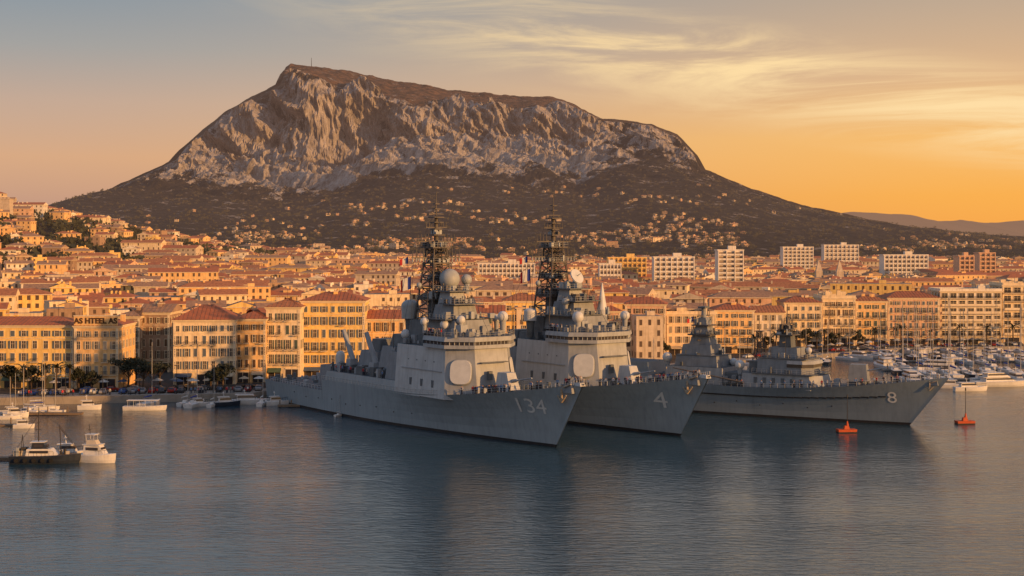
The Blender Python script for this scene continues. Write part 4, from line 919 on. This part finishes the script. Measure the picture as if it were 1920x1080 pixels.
def sailboat(label,L,loc,rz,hm=white):
    t=thing('sailboat',label,'boat',loc,rz,'boats moored in the harbour');B=L*.29;hull_boat(L,B,1.0,hm).obj('hull',t)
    m=MB();m.prism([(-L*.18,-B*.28,1.1),(-L*.18,B*.28,1.1),(L*.2,B*.2,1.15),(L*.2,-B*.2,1.15)][::-1],[(-L*.16,-B*.22,1.7),(-L*.16,B*.22,1.7),(L*.14,B*.15,1.55),(L*.14,-B*.15,1.55)][::-1],white);m.box((0,-B*.235,1.4),(L*.22,.08,.18),glass);m.box((0,B*.235,1.4),(L*.22,.08,.18),glass);m.obj('cabin',t)
    h=L*1.5;m=MB();m.cyl((L*.08,0,1.1),(L*.08,0,1.1+h),.10,.07,sparm,6);m.box((L*.08,0,1.1+h*.55),(.06,B*.5,.06),iron)
    for p in ((L*.49,0,1.3),(-L*.48,0,1.2),(L*.06,B*.45,1.1),(L*.06,-B*.45,1.1)): m.cyl(p,(L*.08,0,1.1+h*.98),.02,.02,iron,3)
    m.obj('mast',t);m=MB();m.cyl((L*.07,0,2.5),(-L*.34,0,2.4),.08,.08,sparm,5);m.cyl((L*.05,0,2.68),(-L*.32,0,2.6),.22,.14,bluem if L>10.5 else whitem,7);m.obj('boom',t);return t
def motor(label,L,loc,rz,hm=white,decks=1):
    t=thing('motor_yacht',label,'boat',loc,rz,'boats moored in the harbour');B=L*.27;fb=.8+L*.04;hull_boat(L,B,fb,hm).obj('hull',t);z=fb+.1
    m=MB();g=MB()
    for k in range(decks):
        a=-L*(.33-.03*k);b=L*(.2-.1*k);w=B*(.38-.05*k);hh=1.25
        m.prism([(a,-w,z),(a,w,z),(b,w*.75,z),(b,-w*.75,z)][::-1],[(a+.2,-w*.9,z+hh),(a+.2,w*.9,z+hh),(b-L*.12,w*.65,z+hh),(b-L*.12,-w*.65,z+hh)][::-1],white)
        g.prism([(a+.3,-w*1.0,z+.5),(a+.3,w*1.0,z+.5),(b-L*.04,w*.76,z+.5),(b-L*.04,-w*.76,z+.5)][::-1],[(a+.3,-w*.96,z+1.0),(a+.3,w*.96,z+1.0),(b-L*.08,w*.72,z+1.0),(b-L*.08,-w*.72,z+1.0)][::-1],glass)
        m.box(((a+b)/2-L*.08,0,z+hh+.06),((b-a)*.85,w*1.95,.12),white);z+=hh+.12
    m.obj('cabin',t);g.obj('window',t)
    m=MB();m.cyl((-L*.12,0,z),(-L*.15,0,z+1.4),.1,.07,white,5);m.box((-L*.14,0,z+1.0),(.3,1.4,.12),white);m.cyl((-L*.15,0,z+1.4),(-L*.15,0,z+2.8),.03,.02,iron,3);m.obj('radar_arch',t)
    m=MB();z=fb+.1
    for s in (-1,1):
        m.cyl((L*.15,s*B*.38,z+.7),(L*.5,0,z+1.0),.03,.03,iron,3)
        for k in range(4):m.cyl((L*(.15+.1*k),s*B*(.38-.1*k),z),(L*(.15+.1*k),s*B*(.38-.1*k),z+.8),.025,.025,iron,3)
    m.obj('railing',t);return t
S0=sailboat('white sailboat with furled blue sail on calm water',11,(gx(375,382),382-5,0),1.4)
S1=sailboat('small white sailboat with furled white sail',8,(gx(75,wd(770)),wd(770),0),.1)
S2=sailboat('navy blue sailboat with furled white sail',10,(112,505,0),1.2,navy)
Y0=motor('white motor yacht with dark window band',10.5,(gx(470,wd(757)),wd(757)-1,0),.05);Y1=motor('large white motor yacht with two decks',20,(gx(1740,470),470,0),2.9,decks=2)
Y2=motor('small white motor boat with cabin',6,(gx(168,wd(768)),wd(768),0),.1)
Y3=motor('small navy blue motor boat with white cabin',7,(gx(430,380),377,0),.4,navy)
def put_boat(o,px,py,rz,sc=1): d=wd(py);dup(o,(gx(px,d),d,0),rz,sc)
for (o,px,py,rz,sc) in ((S1,25,778,.1,.8),(S1,48,776,2.9,.9),(S0,78,770,.4,.8),(S1,15,786,.2,.8),(S1,100,776,.0,.8),(Y2,30,783,.2,1),(S1,350,760,1.2,.9),(S0,282,760,1.3,.95),(Y2,375,762,.3,.9),(S1,492,760,1.5,.9),(Y2,520,760,.3,1.0),(S1,400,762,1.4,.8),(Y2,45,803,.1,.8),(S1,636,780,1.0,.42)):
    put_boat(o,px,py,rz,sc)
t=thing('passenger_launch','long white passenger launch with open canopy at quay','boat',(gx(272,wd(769)),wd(769),0),.03);hull_boat(11,2.8,1.0,white).obj('hull',t);m=MB();m.box((-.5,0,2.6),(8,2.4,.14),white)
for k in range(6):
    for s in (-1,1): m.cyl((-4.2+k*1.5,s*1.1,1.1),(-4.2+k*1.5,s*1.1,2.6),.05,.05,white,4)
m.obj('canopy',t)
m=MB();m.box((0,0,.35),(7,2,.5),wood)
for k in range(3):m.cyl((-3+k*3,.9,-1),(-3+k*3,.9,1.8),.16,.16,wood,6)
dpo=wd(762);tag(m.obj('pontoon',None,(gx(540,dpo)+1,dpo-1,0),.1),'weathered wooden pontoon beside small boats','pontoon','wooden pontoons')
for d in (545,512,478,446):
    a=gx(1625,d)+(545-d)*.08
    m=MB();L_=150;m.box((L_/2,0,.35),(L_,2.2,.5),concrete)
    for k in range(12): m.cyl((k*L_/12+2,1.2,-1),(k*L_/12+2,1.2,2.2),.18,.18,wood,6)
    o=m.obj('pontoon',None,(a,d,0));tag(o,'floating grey pontoon between moored yachts','pontoon','marina pontoons')
    x=a+3
    while x<gx(1935,d)+4:
        for s in (-1,1):
            r=R.random()
            if r<.18: continue
            src,sc=((S0,R.uniform(.9,1.4)) if r<.46 else (S2,R.uniform(.9,1.35)) if r<.6 else (Y0,R.uniform(.8,1.25)) if r<.76 else (Y1,R.uniform(.6,.9)) if r<.9 else (Y3,1.3) if r<.95 else (S1,1.3))
            ln={S0:11,S1:8,S2:10,Y0:10.5,Y1:20,Y3:7}[src]*sc
            dup(src,(x+R.uniform(-.6,.6),d+s*(ln/2+1.6),0),(math.pi/2 if R.random()<.5 else -math.pi/2)+R.uniform(-.12,.12),sc)
        x+=R.uniform(5.2,8.4)
for x in (66,72,79,84,92,99,106,118,124,131,137):
    dup(R.choice((S0,S1,S2,S0,Y0)),(x+5,qy(x)-6,0),-.9+R.uniform(-.15,.15),R.uniform(.8,1.2))
for px,py,rz in ((1820,733,.1),(1770,728,3.0),(1880,724,.15),(1850,716,.1)): put_boat(Y0 if px!=1880 else Y1,px,py,rz,.95)
for px,py,L_ in ((10,800,12),(80,778,20)):
    d=wd(py);m=MB();m.box((0,0,.35),(L_,2,.5),wood)
    for k in range(4):m.cyl((-L_/2+1+k*L_/4,.9,-1),(-L_/2+1+k*L_/4,.9,2),.16,.16,wood,6)
    tag(m.obj('pontoon',None,(gx(px,d),d,0)),'weathered wooden pontoon beside small boats','pontoon','wooden pontoons')
d=wd(868);t=thing('work_boat','dark hulled work boat with crane frames and wheelhouse','boat',(gx(86,d),d,0),.03)
hull_boat(13.5,4.2,1.5,navy,wood).obj('hull',t);m=MB()
m.prism([(-3.6,-1.5,1.6),(-3.6,1.5,1.6),(2.6,1.1,1.6),(2.6,-1.1,1.6)][::-1],[(-3.4,-1.35,2.9),(-3.4,1.35,2.9),(1.2,1.0,2.9),(1.2,-1.0,2.9)][::-1],white)
m.prism([(-2.6,-1.1,2.9),(-2.6,1.1,2.9),(.6,.9,2.9),(.6,-.9,2.9)][::-1],[(-2.4,-1.0,4.1),(-2.4,1.0,4.1),(-.3,.8,4.1),(-.3,-.8,4.1)][::-1],navy);m.box((-1.4,0,4.2),(2.8,2.3,.14),white);m.obj('wheelhouse',t)
m=MB();m.box((-1.0,-1.36,2.35),(3.6,.12,.5),glass);m.box((-1.2,-1.06,3.55),(1.8,.1,.55),glass);m.box((.35,0,3.5),(.1,1.5,.55),glass);m.obj('window',t)
m=MB();m.cyl((-1.4,0,4.2),(-1.4,0,11),.12,.07,iron,5);m.cyl((3.0,0,1.6),(2.7,0,7.6),.1,.08,iron,5);m.cyl((2.7,0,7),(5.6,0,3.3),.07,.05,iron,4);m.cyl((-1.4,0,9.5),(-6.0,0,2.4),.04,.04,iron,3);m.cyl((-1.4,0,10.4),(2.7,0,7.4),.04,.04,iron,3);m.cyl((2.7,0,7.4),(6.5,0,2.4),.04,.04,iron,3);m.box((-1.4,0,8),(.1,2.4,.1),iron);m.box((-1.4,0,6.6),(1.2,.1,.1),iron);m.cyl((-4.6,-1.2,1.6),(-4.6,0,5.6),.07,.07,iron,4);m.cyl((-4.6,1.2,1.6),(-4.6,0,5.6),.07,.07,iron,4)
for k in range(8):
    for s in (-1,1): m.cyl((-6+k*1.6,s*1.95*(1-max(0,k-5)*.24),1.6),(-6+k*1.6,s*1.95*(1-max(0,k-5)*.24),2.5),.035,.035,iron,3)
for s in (-1,1): m.cyl((-6,s*1.95,2.5),(2,s*1.95,2.5),.035,.035,iron,3)
m.obj('mast',t)
m=MB();clutter(m,-6,-3.8,-1.4,1.4,1.6,14,rr,(tan,wood,navy,domeg,iron),.9);clutter(m,2.8,4.4,-.9,.9,1.8,6,rr,(tan,wood,iron),.7);m.obj('deck_gear',t)['kind']='stuff'
wm_=MB();wm_.cyl((0,-2.0,.8),(0,-2.25,.8),.4,.4,rubber,10);tf=wm_.mesh('tyre_fender')
for k in range(5): mk('tyre_fender',tf,t,(-5.2+k*1.7,0,0))
t=thing('pilot_boat','small cream cabin boat with flybridge and radar','boat',(gx(180,d),d+1,0),-.25);hull_boat(8.0,3.2,1.5,white).obj('hull',t)
m=MB();m.prism([(-2.5,-1.2,1.6),(-2.5,1.2,1.6),(1.9,.9,1.6),(1.9,-.9,1.6)][::-1],[(-2.4,-1.1,3.4),(-2.4,1.1,3.4),(.8,.85,3.4),(.8,-.85,3.4)][::-1],white);m.box((-.9,0,3.5),(3.7,2.4,.16),white);m.prism([(-2.0,-.9,3.6),(-2.0,.9,3.6),(.3,.7,3.6),(.3,-.7,3.6)][::-1],[(-1.9,-.8,4.4),(-1.9,.8,4.4),(-.2,.65,4.4),(-.2,-.65,4.4)][::-1],tan);m.box((-1.2,0,5.5),(2.2,1.8,.12),white)
for s in (-1,1): m.cyl((-2,s*.8,4.3),(-2.1,s*.8,5.5),.05,.05,white,4);m.cyl((-.4,s*.7,4.3),(-.4,s*.7,5.5),.05,.05,white,4)
m.obj('cabin',t)
m=MB();m.box((-.6,-1.12,2.75),(2.6,.12,.55),glass);m.box((1.25,0,2.75),(.12,1.6,.55),glass);m.obj('window',t)
m=MB();m.cyl((-1.6,0,5.5),(-1.8,0,7.6),.07,.05,iron,4);m.box((-1.7,0,6.4),(.1,1.2,.1),iron);m.cyl((-.6,.5,5.5),(-.6,.5,8.2),.03,.02,iron,3);m.cyl((-2.2,-.9,3.6),(-2.6,-.9,7.6),.03,.02,iron,3);m.obj('mast',t)
m=MB()
for s in (-1,1):
    m.cyl((.8,s*1.3,2.4),(4.0,0,2.8),.04,.04,iron,4)
    for k in range(3):m.cyl((1+k,s*(1.25-.35*k),1.6),(1+k,s*(1.25-.35*k),2.5),.03,.03,iron,3)
m.obj('railing',t)
put_boat(Y2,132,858,.1,1.15)
m=MB();m.box((0,0,.3),(9,2.0,.5),wood);tag(m.obj('pontoon',None,(gx(0,d+3)-2,d+4,0)),'weathered wooden pontoon beside work boats','pontoon','wooden pontoons')
for px,py,lab in ((1587,811,'orange harbour buoy with slim light post'),(1809,795,'red orange harbour buoy with lantern post')):
    d=wd(py);t=thing('buoy',lab,'buoy',(gx(px,d),d,0),.1,'harbour buoys')
    m=MB();m.prism([(-2.0,-1,-.3),(2.0,-1,-.3),(2.0,1,-.3),(-2.0,1,-.3)],[(-2.2,-1.1,.8),(2.2,-1.1,.8),(2.2,1.1,.8),(-2.2,1.1,.8)],orange);m.box((0,0,.1),(4.3,2.15,.3),boot);m.box((0,0,1.2),(1.3,1.1,.8),orange,0,.7,.7);m.obj('float',t)
    m=MB();m.cyl((.2,0,1.6),(.2,0,8.2),.09,.06,iron,5);m.cyl((.2,0,1.6),(.2,0,2.6),.35,.15,orange,8)
    m.obj('post',t);m=MB();m.cyl((.2,0,8.0),(.2,0,8.7),.18,.12,iron,7);m.obj('lantern',t)
# ---------------------------------------------------------------- cars
cmats=[('white',M('car_white',(.6,.6,.58),rough=.3)),('dark grey',M('car_grey',(.08,.08,.09),rough=.3)),('red',M('car_red',(.3,.03,.02),rough=.3)),('silver',M('car_silver',(.3,.3,.32),rough=.3)),('blue',M('car_blue',(.05,.1,.3),rough=.3)),('black',M('car_black',(.02,.02,.02),rough=.3))]
def carproto(nm,cm):
    prof=[(-2.1,.35),(-2.15,.75),(-1.95,.98),(-1.25,1.02),(-.75,1.44),(.55,1.46),(1.15,1.03),(1.95,.88),(2.15,.62),(2.1,.35)]
    t=thing('parked_car',nm+' parked car on the quay road','car',(0,0,0),0,'cars parked along the quay');m=MB();n_=len(prof)
    L1=[(x,-.85 if z<1.2 else -.7,z) for x,z in prof];L2=[(x,-y,z) for x,y,z in L1];m.prism(L1,L2,cm);m.obj('body',t)
    g=MB()
    for s in (-1,1): g.add([(-1.1,s*.865,1.04),(1.0,s*.865,1.04),(.5,s*.73,1.4),(-.68,s*.73,1.4)],[(0,1,2,3)],glass)
    g.add([(1.17,-.7,1.07),(1.17,.7,1.07),(.62,.62,1.45),(.62,-.62,1.45)],[(0,1,2,3)],glass);g.add([(-1.27,-.7,1.07),(-1.27,.7,1.07),(-.82,.62,1.43),(-.82,-.62,1.43)],[(0,1,2,3)],glass);g.obj('window',t)
    w=MB();w.cyl((0,-.1,0),(0,.1,0),.33,.33,rubber,12);w.cyl((0,-.12,0),(0,.12,0),.18,.18,cmats[3][1],8);wm_=w.mesh('wheel')
    for x in (-1.3,1.35):
        for y_ in (-.82,.82): mk('wheel',wm_,t,(x,y_,.33))
    return t
protos=[carproto(*c) for c in cmats]
CR=random.Random(2);pl_=[]
for k in range(30): pl_.append((-132+k*2.55,qy(-132+k*2.55)+5.5,math.pi/2+.1))
for k in range(13): pl_.append((-130+k*6.2,qy(-130+k*6.2)+12.5,.06))
CR.shuffle(pl_)
for i,(x,y,rz) in enumerate(pl_):
    if i<6: protos[i].location=(x,y,2.0 if y<qy(x)+9 else 1.93);protos[i].rotation_euler=(0,0,rz)
    elif CR.random()<.85: dup(CR.choice(protos),(x,y,2.0 if y<qy(x)+9 else 1.93),rz)
for k in range(26):
    x=gx(CR.uniform(1480,1915),565);dup(CR.choice(protos),(x,qy(x)+4,2.0),CR.choice((0,math.pi/2)))
for k in range(14):
    x=84+k*4.6;dup(CR.choice(protos),(x,qy(x)+6,2.0),.68)
def lamp(loc):
    t=thing('street_lamp','tall dark street lamp on the quay','street lamp',loc,0,'street lamps along the quay');m=MB();m.cyl((0,0,0),(0,0,7.5),.12,.07,iron,6);m.cyl((0,0,7.4),(0,-1.4,7.9),.05,.05,iron,4);m.obj('post',t);m=MB();m.box((0,-1.6,7.9),(.3,.8,.16),iron);m.obj('lamp_head',t);return t
l0=lamp((-130,qy(-130)+2,2))
for k in range(1,16):
    x=-130+k*4.8 if k<13 else 0
    if k<13 and k%2==0: dup(l0,(x,qy(x)+2,2))
for k in range(11):
    x=83+k*11;dup(l0,(x,qy(x)+2,2))
def parasol(loc,mat,lab):
    t=thing('parasol',lab,'parasol',loc,0,'cafe parasols on the quay');m=MB();m.cyl((0,0,0),(0,0,2.6),.05,.05,iron,5);m.obj('pole',t);m=MB();m.cyl((0,0,2.3),(0,0,3.0),1.7,.06,mat,8,False);m.obj('canopy',t);return t
ps=[parasol((-90,402,1.93),whitem,'white cafe parasol in front of buildings'),parasol((-94,401,1.93),awn[3],'blue cafe parasol in front of buildings'),parasol((-86,403,1.93),awn[1],'cream cafe parasol in front of buildings')]
for k in range(16):
    x=-128+k*4.6;
    dup(ps[k%3],(x+CR.uniform(-.6,.6),min(qy(x)+CR.uniform(16.5,20),402 if x<-105 else 409),1.93))
for k in range(20):
    x=112+k*4.5;dup(ps[k%3],(x,qy(x)+CR.uniform(9.5,12),1.93))
for k in range(60):
    x=PR.uniform(-134,-72);person((x,qy(x)+PR.uniform(1,2.4),2.0),PR.uniform(-3,3),'on the quay',PR.randrange(5))
for k in range(32):
    x=PR.uniform(84,200);person((x,qy(x)+PR.uniform(1,2.0),2.0),PR.uniform(-3,3),'on the quay',PR.randrange(5))
d=5100;t=thing('summit_mast','thin radio mast on the mountain summit','mast',(gx(584,d),d,float(terrain([gx(584,d)],[d])[0])-3));m=MB();m.cyl((0,0,0),(0,0,34),1.2,.6,iron,5);m.obj('pole',t)
print('houses',near,nstuff,len(vp),'objs',len(bpy.data.objects))
